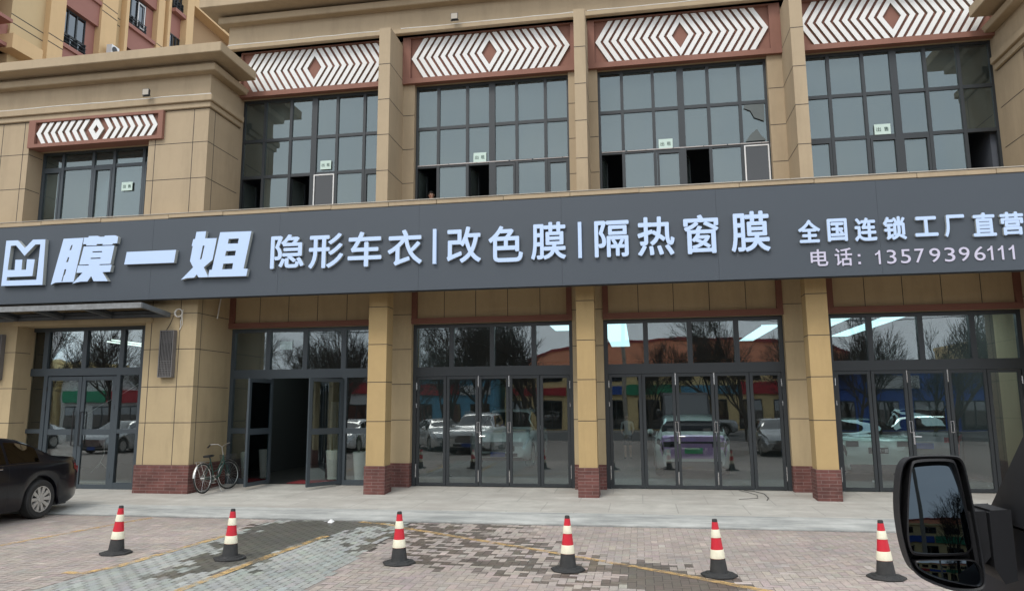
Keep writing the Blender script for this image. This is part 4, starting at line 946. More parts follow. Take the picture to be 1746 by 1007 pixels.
def car(kind,paint,label,cat,loc,rz,group=None,plate=None,rear_style=None,stripe=None,front='grille',emblem=False):
    S=SPEC[kind]; r=empty('parked_car',loc,rz,label=label,cat=cat,group=group)
    xs=sorted(set([0,.012,.035,.07,.12,.18,.26,.34]+[round(v,3) for v in np.arange(.42,S['L']-.3,.09)]+[S['L']-d for d in (.34,.26,.18,.12,.07,.035,.012,0)]+[xw+d for xw in (S['rw'],S['fw']) for d in (-(S['R']+.054),-(S['R']+.04),-S['R'],S['R'],S['R']+.04,S['R']+.054)]))
    xs=[x for x in xs if 0<=x<=S['L']]
    b=MB(); ns=12; vs=[]
    secs=[section(S,x) for x in xs]
    for P in secs: vs+=[(0,0,0)]*0
    V=[];
    for x,P in zip(xs,secs):
        for (y,z) in P: V.append((x,y,z))
        for (y,z) in P[-2::-1]: V.append((x,-y,z))
    n=2*ns-1
    F=[(i*n+j,i*n+j+1,(i+1)*n+j+1,(i+1)*n+j) for i in range(len(xs)-1) for j in range(n-1)]
    F+=[tuple(range(n)),tuple((len(xs)-1)*n+j for j in range(n-1,-1,-1))]
    b.add(V,F); body=b.build('body',paint,r,smooth=50)
    # underbody and wheel wells
    b=MB(); b.box(.25,S['L']-.25,-S['W']*.80,S['W']*.80,S['sill']-.03,S['R']*2+.10); b.build('underbody','black',r)
    for xw in (S['rw'],S['fw']):
        for sd_ in (1,-1):
            o=wheel(S['R'],parent=r,spokes=10); o.location=(xw,sd_*(S['W']-.125),S['R'])
            if sd_<0: o.rotation_euler=(0,0,math.pi)
    gx=S['glass']
    for sd_ in (1,-1):
        b=MB()
        for (a,c) in S['wins']: patch(b,S,list(np.linspace(a,c,8)),[6.12,6.5,7,7.5,7.86],sd_,.004)
        b.build('side_window','carglass',r,smooth=True)
        b=MB(); patch(b,S,list(np.linspace(S['wins'][0][0]-.06,S['wins'][-1][1]+.05,24)),[5.92,6.02],sd_,.010); b.build('window_trim','chrome',r)
        for k,xh in enumerate((S['wins'][1][0]+.10,S['wins'][2][0]+.10)):
            y,z=surf(S,xh,4.55); b=MB(); b.tube([(xh,sd_*(y+.005),z),(xh+.03,sd_*(y+.03),z),(xh+.17,sd_*(y+.03),z),(xh+.2,sd_*(y+.005),z)],.011,6); b.build('door_handle','chrome',r)
            b=MB(); patch(b,S,[S['wins'][k+1][0]-.035,S['wins'][k+1][0]-.027],[1.2,2,3,4,5,5.9],sd_,.0025); b.build('door_gap','black',r)
        y,z=surf(S,S['wins'][2][1]-.1,6.1); b=MB(); b.lathe([(.02,-.09),(.075,-.06),(.085,.02),(.06,.08),(.02,.09)],10,axis='y',c=(S['wins'][2][1]-.05,sd_*(y+.13),z+.06)); b.build('wing_mirror',paint,r,smooth=True)
    for (a,c),nm in ((S['rear'],'rear_window'),(S['front'],'windscreen')):
        b=MB()
        for sd_ in (1,-1): patch(b,S,list(np.linspace(a+.02,c-.03,10)),[8.1,8.6,9,9.5,10,10.5,11],sd_,.006)
        b.build(nm,'carglass',r,smooth=True)
    # lamps wrap the corners
    b=MB()
    W=S['W']; Lc=S['L']
    rz0=smooth_interp(S['belt'],.15)-(.12 if plate!='plateblack' else .02)
    for sd_ in (1,-1):
        b=MB(); patch(b,S,[.0,.02,.06,.14,.26],[3.7,4.2,4.8,5.2],sd_,.010)
        y0=W*.80; b.box(-.012,.004,sd_*y0*.60,sd_*y0*.98,rz0-.06,rz0+.07); b.build('tail_lamp','tail' if plate not in ('plategreen','plateblack') else 'black',r)
        b=MB(); patch(b,S,[Lc,Lc-.02,Lc-.07,Lc-.15,Lc-.30,Lc-.42],[3.9,4.4,4.9,5.3],sd_,.010)
        zf=smooth_interp(S['belt'],Lc-.2)-.03; b.box(Lc-.03,Lc+.012,sd_*y0*.55,sd_*y0*.99,zf-.14,zf-.02); b.build('headlamp','headl',r)
    b=MB(); zf=smooth_interp(S['belt'],Lc-.2)-.06
    for k in range(6): b.box(Lc-.01,Lc+.02,-W*.50,W*.50,zf-.24+k*.042,zf-.225+k*.042)
    b.build('grille','chrome',r)
    b=MB(); b.box(Lc-.02,Lc+.008,-W*.53,W*.53,zf-.26,zf+.01); b.box(Lc-.02,Lc+.010,-W*.62,W*.62,S['sill']+.10,S['sill']+.20); b.build('grille_backing','black',r)
    b=MB(); b.box(-.015,.02,-W*.72,W*.72,S['sill']+.06,S['sill']+.20); b.build('rear_diffuser','black',r)
    b=MB(); b.box(-.028,-.014,-.22,.22,rz0-.22,rz0-.08) ; p_=b.build('number_plate',plate or 'plateblue',r)
    if plate=='plateblack':
        for c,y0,y1 in (('膜',.03,-.05),('一',-.065,-.12),('姐',-.135,-.215)):
            bb=(-y0,-.045,-y1,.045) if c!='一' else (-y0,-.006,-y1,.006)
            o=text_mesh(c,bb,0,.0012,['white'],'letter',None,offset=.02); o.data.transform(Matrix.Rotation(R(-90),4,'Z')); o.data.transform(Matrix.Translation((-.031,0,rz0-.15))); o.parent=p_
        q=MB(); k=[(.19,-.05),(.19,.045),(.155,.045),(.135,.02),(.115,.045),(.08,.045),(.08,-.05)]; q.prism(k,-.0315,-.0295,plane='yz'); q.build('logo','white',p_)
    b=MB(); b.box(Lc+.010,Lc+.024,-.22,.22,zf-.42,zf-.28); b.build('number_plate',plate or 'plateblue',r)
    if stripe:
        b=MB()
        patch(b,S,[0,.01,.03,.06,.1],[3.0,3.6,4.2,4.8,5.2,6,7,8,9,10,11],1,.008); patch(b,S,[0,.01,.03,.06,.1],[3.0,3.6,4.2,4.8,5.2,6,7,8,9,10,11],-1,.008); b.box(-.012,.004,-W*.60,W*.60,rz0-.34,rz0+.20,0); b.build('wrapped_tailgate',stripe,r)
        b=MB(); b.box(-.018,-.011,-W*.66,W*.66,rz0+.03,rz0+.075); b.build('lamp_bar','black',r)
    if kind=='suv':
        for sd_ in (1,-1):
            b=MB(); b.tube([(.75,sd_*.62,1.74),(.9,sd_*.62,1.80),(2.2,sd_*.62,1.80),(2.4,sd_*.62,1.75)],.018,6); b.build('roof_rail','chrome' if paint!='cblack' else 'black',r,smooth=True)
    return r
M['cdark']=mat('dark_plum_car_paint',(.005,.005,.008),.3,.0,coat=.35,spec=.35); M['cwhite']=mat('white_car_paint',(.72,.73,.72),.25,coat=1); M['csilver']=mat('silver_car_paint',(.42,.43,.43),.3,.4,coat=1)
M['cblack']=mat('dark_grey_car_paint',(.10,.105,.105),.25,coat=1); M['purple']=mat('purple_wrap_film',(.45,.27,.52),.3,.2,coat=1); M['cgreen']=mat('pale_green_white_paint',(.50,.60,.55),.2,coat=1)
# the dark sedan at the left: parked nose to the street, tail to the shops
c0=car('sedan','cdark','dark sedan parked nose out at the left edge, only its tail half in view','car',(-11.98,13.40,ZP+.004),R(-90))
c0.scale=(1,1,1.05)
# things in the shop
car('hatch','cwhite','white hatchback with a purple wrapped tailgate behind the middle right folding doors','car',(1.30,19.2,.006),R(90),plate='plategreen',stripe='purple')
car('sedan','cgreen','pale white sedan seen from behind with a black show plate inside the rightmost doors','car',(5.55,18.9,.006),R(90),plate='plateblack')
car('suv','cblack','dark grey estate with roof rails inside the shop behind the van mirror','car',(7.05,20.3,.006),R(72))
car('suv','cwhite','large white off-roader facing out with a wide grille behind the five leaf doors','car',(-4.15,26.2,.006),R(-90))
# parked behind the photographer, mirrored in the panes
for (k,p,x,y,a,l) in [('suv','cwhite',-7.3,-1.8,90,'white off-roader mirrored in the second leaf of the left folding doors'),('sedan','cwhite',-10.9,-3.5,60,'white sedan mirrored in the first leaf of the left folding doors'),('sedan','csilver',5.6,-1.4,90,'silver sedan mirrored at the right end of the middle folding doors'),
  ('sedan','cwhite',-13.5,-2.2,90,'white sedan mirrored low in the left shop doors'),('suv','csilver',-16.4,-2.0,90,'silver off-roader mirrored low in the left shop doors'),('sedan','csilver',-24.5,-3.,90,'silver sedan mirrored beside the left shop door pulls'),('sedan','cwhite',-31.5,-4.,90,'white sedan mirrored at the far left of the left shop doors'),('suv','csilver',1.6,-17.5,0,'silver off-roader driving along the street, mirrored behind the white hatchback')]:
    car(k,p,l,'car',(x,y,ZP+.004),R(a),group='cars parked across the lane, seen only as reflections')
# ------------------------------------------------------------------ bicycle
M['bikegreen']=mat('dark_green_frame',(.03,.075,.06),.35,.2,coat=.5,noise=.2); M['bchrome']=mat('worn_chrome',(.62,.62,.60),.3,.9,noise=.3)
BK=empty('bicycle',(-9.53,15.60,-.045),R(88),label='old dark green step through bicycle with chrome mudguards leaning beside the corner pier',cat='bicycle')
def bk(b,n,m,sm=True,parent=None): return b.build(n,m,parent or BK,smooth=sm)
# local: +x forward, wheels at x=-.5,.5 ; BK yaw aims it towards the door
WR=.335
def bwheel(x,steer=0):
    b=MB(); b.tube([(WR*math.cos(a),0,WR*math.sin(a)) for a in np.linspace(0,2*math.pi,37)[:-1]],.019,8,closed=True); o=b.build('wheel','tyre',BK,smooth=True); o.location=(x,0,WR+.018); o.rotation_euler=(0,0,steer)
    b=MB(); b.tube([((WR-.028)*math.cos(a),0,(WR-.028)*math.sin(a)) for a in np.linspace(0,2*math.pi,37)[:-1]],.010,6,closed=True); b.build('rim','bchrome',o,smooth=True)
    b=MB()
    for k in range(24):
        a=2*math.pi*k/24; b.tube([(.02*math.cos(a+.5),.02*(-1)**k,.02*math.sin(a+.5)),((WR-.03)*math.cos(a),0,(WR-.03)*math.sin(a))],.0016,3)
    b.tube([(0,-.05,0),(0,.05,0)],.02,10); b.build('spokes','bchrome',o)
    b=MB(); R_=WR+.035; A=np.linspace(R(28),R(175),18) if x<0 else np.linspace(R(8),R(125),16)
    vs=[]
    for a in A:
        for yy,dr in ((-.028,-.012),(0,0),(.028,-.012)): vs.append(((R_+dr)*math.cos(a),yy,(R_+dr)*math.sin(a)))
    b.add(vs,[(i*3+j,i*3+j+1,i*3+j+4,i*3+j+3) for i in range(len(A)-1) for j in range(2)]); b.build('mudguard','bchrome',o,smooth=True)
    return o
bwheel(-.50); bwheel(.52,R(-14))
b=MB(); BB=(-.06,0,.29)
b.tube([BB,(-.20,0,.80)],.016,8); b.tube([(.36,0,.66),(.16,0,.36),BB],.020,8); b.tube([(.345,0,.78),(.10,0,.50),(-.115,0,.46)],.015,8)
b.tube([(.335,0,.84),(.375,0,.62)],.021,8)
for s in (-1,1):
    b.tube([BB,(-.50,s*.05,WR+.018)],.010,6); b.tube([(-.18,0,.72),(-.50,s*.05,WR+.018)],.009,6); b.tube([(.375,s*.03,.62),(.52,s*.05,WR+.018)],.012,6)
bk(b,'frame','bikegreen')
b=MB(); b.tube([(.335,0,.84),(.30,0,1.04)],.012,8)
b.tube([(.08,-.27,1.04),(.18,-.29,1.12),(.29,-.14,1.11),(.30,0,1.04),(.33,.13,1.11),(.28,.30,1.12),(.17,.31,1.05)],.011,8)
hb=bk(b,'handlebar','bchrome')
for s in (-1,1):
    g=MB(); g.tube([(.08,-.27,1.04),(.16,-.287,1.105)] if s<0 else [(.17,.31,1.05),(.26,.302,1.108)],.017,8); g.build('grip','black',hb,smooth=True)
b=MB(); b.add([(-.36,-.09,.86),(-.36,.09,.86),(-.24,-.10,.88),(-.24,.10,.88),(-.14,-.04,.87),(-.14,.04,.87),(-.04,-.018,.86),(-.04,.018,.86),(-.34,-.08,.82),(-.34,.08,.82),(-.22,0,.81),(-.05,0,.83)],[(0,1,3,2),(2,3,5,4),(4,5,7,6),(0,2,8),(1,9,3),(0,8,9,1),(2,10,8),(3,9,10),(8,10,9),(2,4,10),(3,10,5),(4,6,11),(5,11,7),(4,11,10),(5,10,11),(6,7,11)])
b.tube([(-.2,0,.78),(-.215,0,.84)],.012,8); bk(b,'saddle','black',30)
b=MB()
for s in (-1,1): b.tube([(-.28,s*.05,.735),(-.70,s*.06,.735)],.006,5); b.tube([(-.66,s*.06,.735),(-.5,s*.06,WR+.02)],.005,5)
for x in (-.35,-.5,-.65): b.tube([(x,-.06,.735),(x,.06,.735)],.005,5)
bk(b,'rack','bchrome')
b=MB(); b.lathe([(.085,-.004),(.085,.004)],24,axis='y',c=(BB[0],.045,BB[2])); b.tube([(BB[0],.05,BB[2]),(BB[0]+.14,.06,BB[2]-.09)],.008,6); b.tube([(BB[0],-.05,BB[2]),(BB[0]-.14,-.06,BB[2]+.09)],.008,6); b.box(BB[0]+.10,BB[0]+.18,.06,.15,BB[2]-.10,BB[2]-.08); b.box(BB[0]-.18,BB[0]-.10,-.15,-.06,BB[2]+.08,BB[2]+.10); b.tube([(BB[0],-.06,BB[2]),(BB[0],.06,BB[2])],.018,8); bk(b,'crank','bchrome')
b=MB(); b.tube([(BB[0]+.02,.045,BB[2]+.075),(-.50,.045,WR+.05)],.005,4); b.tube([(BB[0],.045,BB[2]-.08),(-.50,.045,WR-.02)],.005,4); b.box(-.48,-.02,.05,.056,.30,.375); bk(b,'chain_guard','bchrome')
b=MB()  # basket, dark mesh
for z in (.60,.66,.72,.78,.84):
    k=(z-.60)/.24; a=.10+.03*k; b.tube([(.42,-a-.03,z),(.62+.04*k,-a-.03,z),(.62+.04*k,a+.03,z),(.42,a+.03,z)],.004,4,closed=True)
for i in range(9):
    t=-.12+.24*i/8; b.tube([(.62,t,.60),(.66,t*1.25,.84)],.003,4); b.tube([(.42,t,.60),(.42,t*1.25,.84)],.003,4)
for i in range(7):
    x=.43+.2*i/6
    for s in (-1,1): b.tube([(x,s*.13,.60),(x+.02,s*.16,.84)],.003,4)
bk(b,'basket','black')
b=MB(); b.tube([(-.02,-.05,.28),(-.10,-.22,.0)],.007,6); bk(b,'kickstand','bchrome')
BK.rotation_euler=(R(-5),0,R(88)); BK.scale=(.94,.94,.94)
# ------------------------------------------------------------------ black van with its mirror, close on the right
M['vanplastic']=mat('textured_black_plastic',(.014,.015,.018),.55,noise=.15,nscale=30,bump=.15,bscale=400)
M['vanpaint']=mat('blue_black_van_paint',(.008,.011,.020),.45,coat=.0,spec=.3)
M['mirror']=mat('mirror_glass',(.055,.070,.084),.015,1)
VAN=empty('van',(1.9,.6,ZP),label='blue black van close on the right, only its mirror, pillar and door edge in view',cat='van')
def vp(b,n,m,parent=None,**k):
    o=b.build(n,m,**k)
    if parent: o.parent=parent
    else: o.parent=VAN; o.matrix_parent_inverse=Matrix.Translation((-1.9,-.6,-ZP))
    return o
OUT=[(.666,1.64),(.680,1.667),(.699,1.678),(.80,1.680),(.818,1.673),(.827,1.641),(.843,1.464),(.847,1.380),(.841,1.343),(.775,1.340),(.735,1.352),(.689,1.372),(.669,1.402),(.656,1.471),(.653,1.553)]
G1=[(.695,1.653),(.706,1.664),(.792,1.667),(.802,1.653),(.815,1.557),(.821,1.461),(.815,1.444),(.796,1.433),(.685,1.428),(.675,1.442),(.671,1.477),(.681,1.574)]
G2=[(.685,1.408),(.691,1.415),(.817,1.420),(.832,1.411),(.839,1.387),(.837,1.360),(.821,1.354),(.747,1.367),(.708,1.381),(.689,1.395)]
def chaikin(p,n=2):
    for _ in range(n):
        q=[]
        for i in range(len(p)):
            a,c=p[i],p[(i+1)%len(p)]; q+=[(a[0]*.75+c[0]*.25,a[1]*.75+c[1]*.25),(a[0]*.25+c[0]*.75,a[1]*.25+c[1]*.75)]
        p=q
    return p
def scalep(p,s,c): return [(c[0]+(x-c[0])*s,c[1]+(z-c[1])*s) for x,z in p]
o1_=chaikin(OUT,2); cc=(.752,1.51)
b=MB(); rings=[(2.100,.955),(2.096,.985),(2.104,1.0),(2.15,1.0),(2.20,.95),(2.245,.80),(2.265,.5)]
V=[];n=len(o1_)
for y,s in rings: V+=[(x+.30*max(0,y-2.1),y,z-.10*max(0,y-2.1)) for x,z in scalep(o1_,s,cc)]
F=[(i*n+j,i*n+(j+1)%n,(i+1)*n+(j+1)%n,(i+1)*n+j) for i in range(len(rings)-1) for j in range(n)]+[tuple((len(rings)-1)*n+j for j in range(n))]
b.add(V,F); 
# front rim plate recessed
b.add([(x,2.150,z) for x,z in scalep(o1_,.97,cc)],[tuple(range(n))]); b.add([(x,2.100,z) for x,z in scalep(o1_,.955,cc)]+[(x,2.150,z) for x,z in scalep(o1_,.97,cc)],[(j,(j+1)%n,n+(j+1)%n,n+j) for j in range(n)])
hs=vp(b,'wing_mirror','vanplastic',smooth=35)
for G_,cvr,tz in ((G1,1.6,.152),(G2,.5,.13)):
    p=chaikin(G_,2); c_=(sum(q[0] for q in p)/len(p),sum(q[1] for q in p)/len(p))
    b=MB(); q=scalep(p,1.035,c_); q2=scalep(p,.985,c_); n=len(p)
    b.add([(x,2.146,z) for x,z in q]+[(x,2.098,z) for x,z in q]+[(x,2.096,z) for x,z in q2]+[(x,2.148,z) for x,z in q2],[(k*n+j,k*n+(j+1)%n,(k+1)*n+(j+1)%n,(k+1)*n+j) for k in range(3) for j in range(n)])
    vp(b,'mirror_bezel','black',hs,smooth=35)
    b=MB(); V=[]; ks=(.988,.82,.64,.46,.28,.10)
    for k_ in ks: V+=[(x,2.118-(x-c_[0])*.20+(z-c_[1])*tz+((x-c_[0])**2+(z-c_[1])**2)/(2*cvr),z) for x,z in scalep(p,k_,c_)]
    b.add(V,[(i*n+j,i*n+(j+1)%n,(i+1)*n+(j+1)%n,(i+1)*n+j) for i in range(len(ks)-1) for j in range(n)]+[tuple((len(ks)-1)*n+j for j in range(n))])
    vp(b,'mirror_glass','mirror',hs,smooth=60)
b=MB(); b.prism([(.820,1.535),(.870,1.537),(.872,1.425),(.850,1.40),(.835,1.40)],2.12,2.22); vp(b,'mirror_arm','vanplastic',bevel=.006)
b=MB(); b.prism([(.874,1.540),(.925,1.543),(.925,1.37),(.895,1.36),(.874,1.40)],2.11,2.235); vp(b,'mirror_foot','vanplastic',bevel=.006)
# body
VX=.95
b=MB(); side=[(2.95,.15),(3.05,.45),(3.02,.85),(2.90,1.00),(2.50,1.16),(2.42,1.40),(2.28,1.49),(-2.4,1.49),(-2.6,1.0),(-2.6,.15)]
b.prism(side,VX,VX+1.95,plane='yz'); vp(b,'body','vanpaint',bevel=.03)
b=MB(); b.prism([(2.10,1.492),(1.40,2.25),(-2.45,2.25),(-2.50,1.492)],VX+.10,VX+1.85,plane='yz'); vp(b,'cab_windows','carglass')
b=MB()
for x in (VX+.03,VX+1.85):
    b.prism([(2.30,1.492),(1.36,2.30),(1.26,2.30),(2.10,1.492)],x,x+.07,plane='yz'); b.prism([(.95,1.492),(.95,2.28),(.85,2.28),(.85,1.492)],x+.002,x+.068,plane='yz'); b.prism([(-2.3,1.492),(-2.3,2.28),(-2.5,2.28),(-2.5,1.492)],x+.002,x+.068,plane='yz')
vp(b,'pillar','vanplastic',bevel=.005)
b=MB(); b.prism([(1.42,2.255),(1.2,2.36),(-2.4,2.40),(-2.55,2.255)],VX+.06,VX+1.90,plane='yz'); vp(b,'roof','vanpaint',bevel=.02)
b=MB(); b.prism([(2.29,1.50),(2.06,1.708),(1.85,1.90),(1.85,1.50)],VX-.012,VX+.028,plane='yz'); vp(b,'corner_panel','vanplastic')
b=MB(); b.box(VX+.45,VX+1.5,3.03,3.06,.55,.82); vp(b,'grille','black',bevel=.01)
for x in (VX+.12,VX+1.53):
    b=MB(); b.box(x,x+.30,2.99,3.05,.66,.90); vp(b,'headlamp','headl',bevel=.02)
b=MB(); b.box(VX+.72,VX+1.24,3.055,3.065,.40,.52); vp(b,'number_plate','plateblue')
for y in (2.1,-1.6):
    for s,x in ((-1,VX+.11),(1,VX+1.84)):
        o=wheel(.36); o.parent=VAN; o.location=(x-1.9,y-.6,.36); o.rotation_euler=(0,0,R(90)*s)
# ------------------------------------------------------------------ people
M['skin']=mat('skin',(.42,.24,.17),.6); M['hair']=mat('black_hair',(.012,.010,.009),.5); M['shirt']=mat('dark_top',(.05,.05,.065),.9); M['skirt']=mat('black_skirt',(.02,.02,.022),.9); M['shoe']=mat('dark_shoe',(.02,.02,.02),.5)
M['topwhite']=mat('grey_white_top',(.35,.34,.34),.9)
def skin_mesh(name,nodes,edges,mats,parent,sub=2):
    me=bpy.data.meshes.new(name); me.from_pydata([n[0] for n in nodes],edges,[]); o=bpy.data.objects.new(name,me); col.objects.link(o)
    md=o.modifiers.new('s','SKIN'); md.use_smooth_shade=True
    sv=me.skin_vertices[0].data if me.skin_vertices else None
    if sv is None:
        bm=bmesh.new(); bm.from_mesh(me); bm.verts.layers.skin.verify(); bm.to_mesh(me); bm.free(); sv=me.skin_vertices[0].data
    for i,n in enumerate(nodes): sv[i].radius=n[1] if isinstance(n[1],tuple) else (n[1],n[1]); sv[i].use_root=(i==0)
    m2=o.modifiers.new('u','SUBSURF'); m2.levels=sub; m2.render_levels=sub
    dg=bpy.context.evaluated_depsgraph_get(); me2=bpy.data.meshes.new_from_object(o.evaluated_get(dg)); bpy.data.objects.remove(o)
    me2.materials.clear()
    for m in mats: me2.materials.append(M[m])
    me2.name=name; o=bpy.data.objects.new(name,me2); col.objects.link(o)
    for p in me2.polygons: p.use_smooth=True
    if parent: o.parent=parent
    return o
def person(loc,rz,h,label,top,bottom,lean=0,legs_bare=False):
    r=empty('person',loc,rz,label=label,cat='person'); s=h/1.70
    def P(x,y,z): return (x*s,y*s,z*s)
    # faces -y locally
    L=lean
    N=[(P(0,.0,.93),(.13*s,.10*s)),(P(0,.01-L*.3,1.12),(.115*s,.085*s)),(P(0,.0-L*.7,1.32),(.135*s,.095*s)),(P(0,-L,1.43),(.075*s,.06*s)),(P(0,-.01-L,1.50),(.048*s,.05*s)),(P(0,-.02-L,1.58),(.070*s,.082*s)),(P(0,-.015-L,1.655),(.066*s,.08*s))]
    E_=[(0,1),(1,2),(2,3),(3,4),(4,5),(5,6)]
    for sd_ in (-1,1):
        k=len(N); N+=[(P(sd_*.10,0,.86),.088*s),(P(sd_*.10,-.01,.50),.056*s),(P(sd_*.10,.01,.28),.054*s),(P(sd_*.10,.02,.09),.036*s),(P(sd_*.11,-.04,.04),.036*s),(P(sd_*.12,-.13,.03),.030*s)]
        E_+=[(0,k),(k,k+1),(k+1,k+2),(k+2,k+3),(k+3,k+4),(k+4,k+5)]
        k=len(N); N+=[(P(sd_*.19,-L,1.40),.052*s),(P(sd_*.235,-L*.6,1.13),.040*s),(P(sd_*.20,-.14-L,.99),.028*s),(P(sd_*.17,-.20-L,.97),(.022*s,.034*s)),(P(sd_*.15,-.25-L,.965),(.016*s,.036*s))]
        E_+=[(2,k),(k,k+1),(k+1,k+2),(k+2,k+3),(k+3,k+4)]
        base=len(N)-1
        for f in range(4):
            k=len(N); xx=sd_*(.15+(-.027+.018*f)); ln=(.075,.085,.08,.06)[f]
            N+=[(P(xx,-.265-L,.963),.009*s),(P(xx,-.265-ln*.55-L,.958),.0085*s),(P(xx,-.265-ln*.9-L,.94),.007*s)]; E_+=[(base,k),(k,k+1),(k+1,k+2)]
        k=len(N); N+=[(P(sd_*.115,-.22-L,.965),.011*s),(P(sd_*.095,-.255-L,.955),.009*s)]; E_+=[(base-1,k),(k,k+1)]
    body=skin_mesh('body',N,E_,['skin',top,bottom,'shoe'],r)
    for p in body.data.polygons:
        c=p.center/s; ar=abs(c.x)>.165
        if c.z>1.46: m=0
        elif ar and c.z<1.10: m=0
        elif c.z>.92: m=1
        elif c.z<.075: m=3
        elif legs_bare and c.z<.52: m=0
        else: m=2
        p.material_index=m
    # face and hair
    b=MB()
    cz_=1.60*s; cy=-.02*s-L*s
    b.lathe([(.0,-.012*s),(.013*s,-.006*s),(.013*s,.006*s),(0,.012*s)],8,c=(0,0,0),axis='y')
    b=MB(); b.add([(0,cy-.105*s,cz_-.018*s),(-.014*s,cy-.08*s,cz_-.022*s),(.014*s,cy-.08*s,cz_-.022*s),(0,cy-.082*s,cz_+.015*s)],[(0,1,3),(0,3,2),(0,2,1)]); b.build('nose','skin',r,smooth=True)
    for sd_ in (-1,1):
        b=MB(); b.lathe([(.001,-.004),(.011*s,-.002),(.011*s,.002),(.001,.004)],10,axis='y',c=(sd_*.030*s,cy-.080*s,cz_+.008*s)); b.build('eye','hair',r)
        b=MB(); b.box(sd_*.030*s-.017*s,sd_*.030*s+.017*s,cy-.084*s,cy-.076*s,cz_+.026*s,cz_+.031*s); b.build('eyebrow','hair',r)
        b=MB(); b.lathe([(.004*s,-.010),(.017*s,-.005),(.017*s,.005),(.004*s,.010)],10,axis='x',c=(sd_*.076*s,cy,cz_-.005*s)); b.build('ear','skin',r,smooth=True)
    b=MB(); b.box(-.022*s,.022*s,cy-.083*s,cy-.078*s,cz_-.050*s,cz_-.042*s); b.build('mouth','matred',r)
    b=MB(); vs=[];n=20
    prof=[(0,1.0),(25,1.02),(50,1.03),(75,1.02),(100,1.0),(118,.95)]
    for a,k in prof:
        for q in range(n):
            t=2*math.pi*q/n; aa=a
            if math.cos(t)>.35 and math.sin(t)*0==0: pass
            fx,fy=math.sin(t),math.cos(t)
            lim=62 if fy<-.35 else (100 if fy<.2 else 125)
            aa=min(a,lim); th=R(aa)
            vs.append((math.sin(th)*fx*.082*s*k,cy+math.sin(th)*fy*.096*s*k+.006,cz_+.022*s+math.cos(th)*.088*s*k))
    b.add(vs,[(i*n+j,i*n+(j+1)%n,(i+1)*n+(j+1)%n,(i+1)*n+j) for i in range(len(prof)-1) for j in range(n)]); b.build('hair','hair',r,smooth=True)
    return r
person((-4.93,16.99,5.44),0,1.66,'dark haired person just peeping over the parapet from the open window above the sign','shirt','shirt',lean=.06)
person((-.45,26.0,.006),0,1.52,'person in a short dark skirt standing deep inside the middle right shop','topwhite','skirt',legs_bare=True)
# ------------------------------------------------------------------ apartment block behind, upper left
M['apy']=mat('apartment_yellow_render',(.64,.44,.235),.9,noise=.15,nscale=.6,streak=.15)
M['apb']=mat('apartment_beige_render',(.55,.41,.23),.9,noise=.15,nscale=.6,streak=.15)
M['apr']=mat('apartment_red_brown_render',(.32,.15,.12),.9,noise=.2,nscale=.6)
M['apo']=mat('apartment_ochre_brown_render',(.37,.24,.13),.9,noise=.15,nscale=.5)
M['apglass']=glass('apartment_window_glass',.13,(.10,.11,.12),(.9,.95,1))
AP=empty('apartment_block',(-28,30,ZP),label='yellow and red brown apartment block rising behind the left wing',cat='building')
def ap(b,n,m,**k):
    o=b.build(n,m,**k); o.parent=AP; o.matrix_parent_inverse=Matrix.Translation((28,-30,-ZP)); return o
AX=-24.0; TOPZ=36
b=MB(); b.box(-42,AX-.9,12,48,-.3,TOPZ); ap(b,'core_wall','apr')
def pier(y0,y1,d,m,name='pier'):
    b=MB(); b.box(AX-.9,AX+d,y0,y1,-.3,TOPZ)
    if y0>20 and y1-y0>.24 and d<.3:
        for z in (17.1,17.45,20.1,20.45,23.1,23.45): b.box(AX+d-.003,AX+d+.004,y0+.001,y1-.001,z-.02,z+.02,1)
    return ap(b,name,[m,'joint'])
pier(23.3,24.9,-.25,'apb'); pier(24.9,25.7,.0,'apy')
pier(27.75,28.75,.0,'apy'); pier(28.75,29.25,-.25,'apb'); pier(29.25,29.45,.05,'apy')
pier(31.6,32.1,.0,'apy'); pier(32.1,32.35,-.2,'apb'); pier(32.35,32.55,.05,'apy')
pier(33.45,34.05,.35,'apy')
pier(12.0,19.5,-.3,'apb')
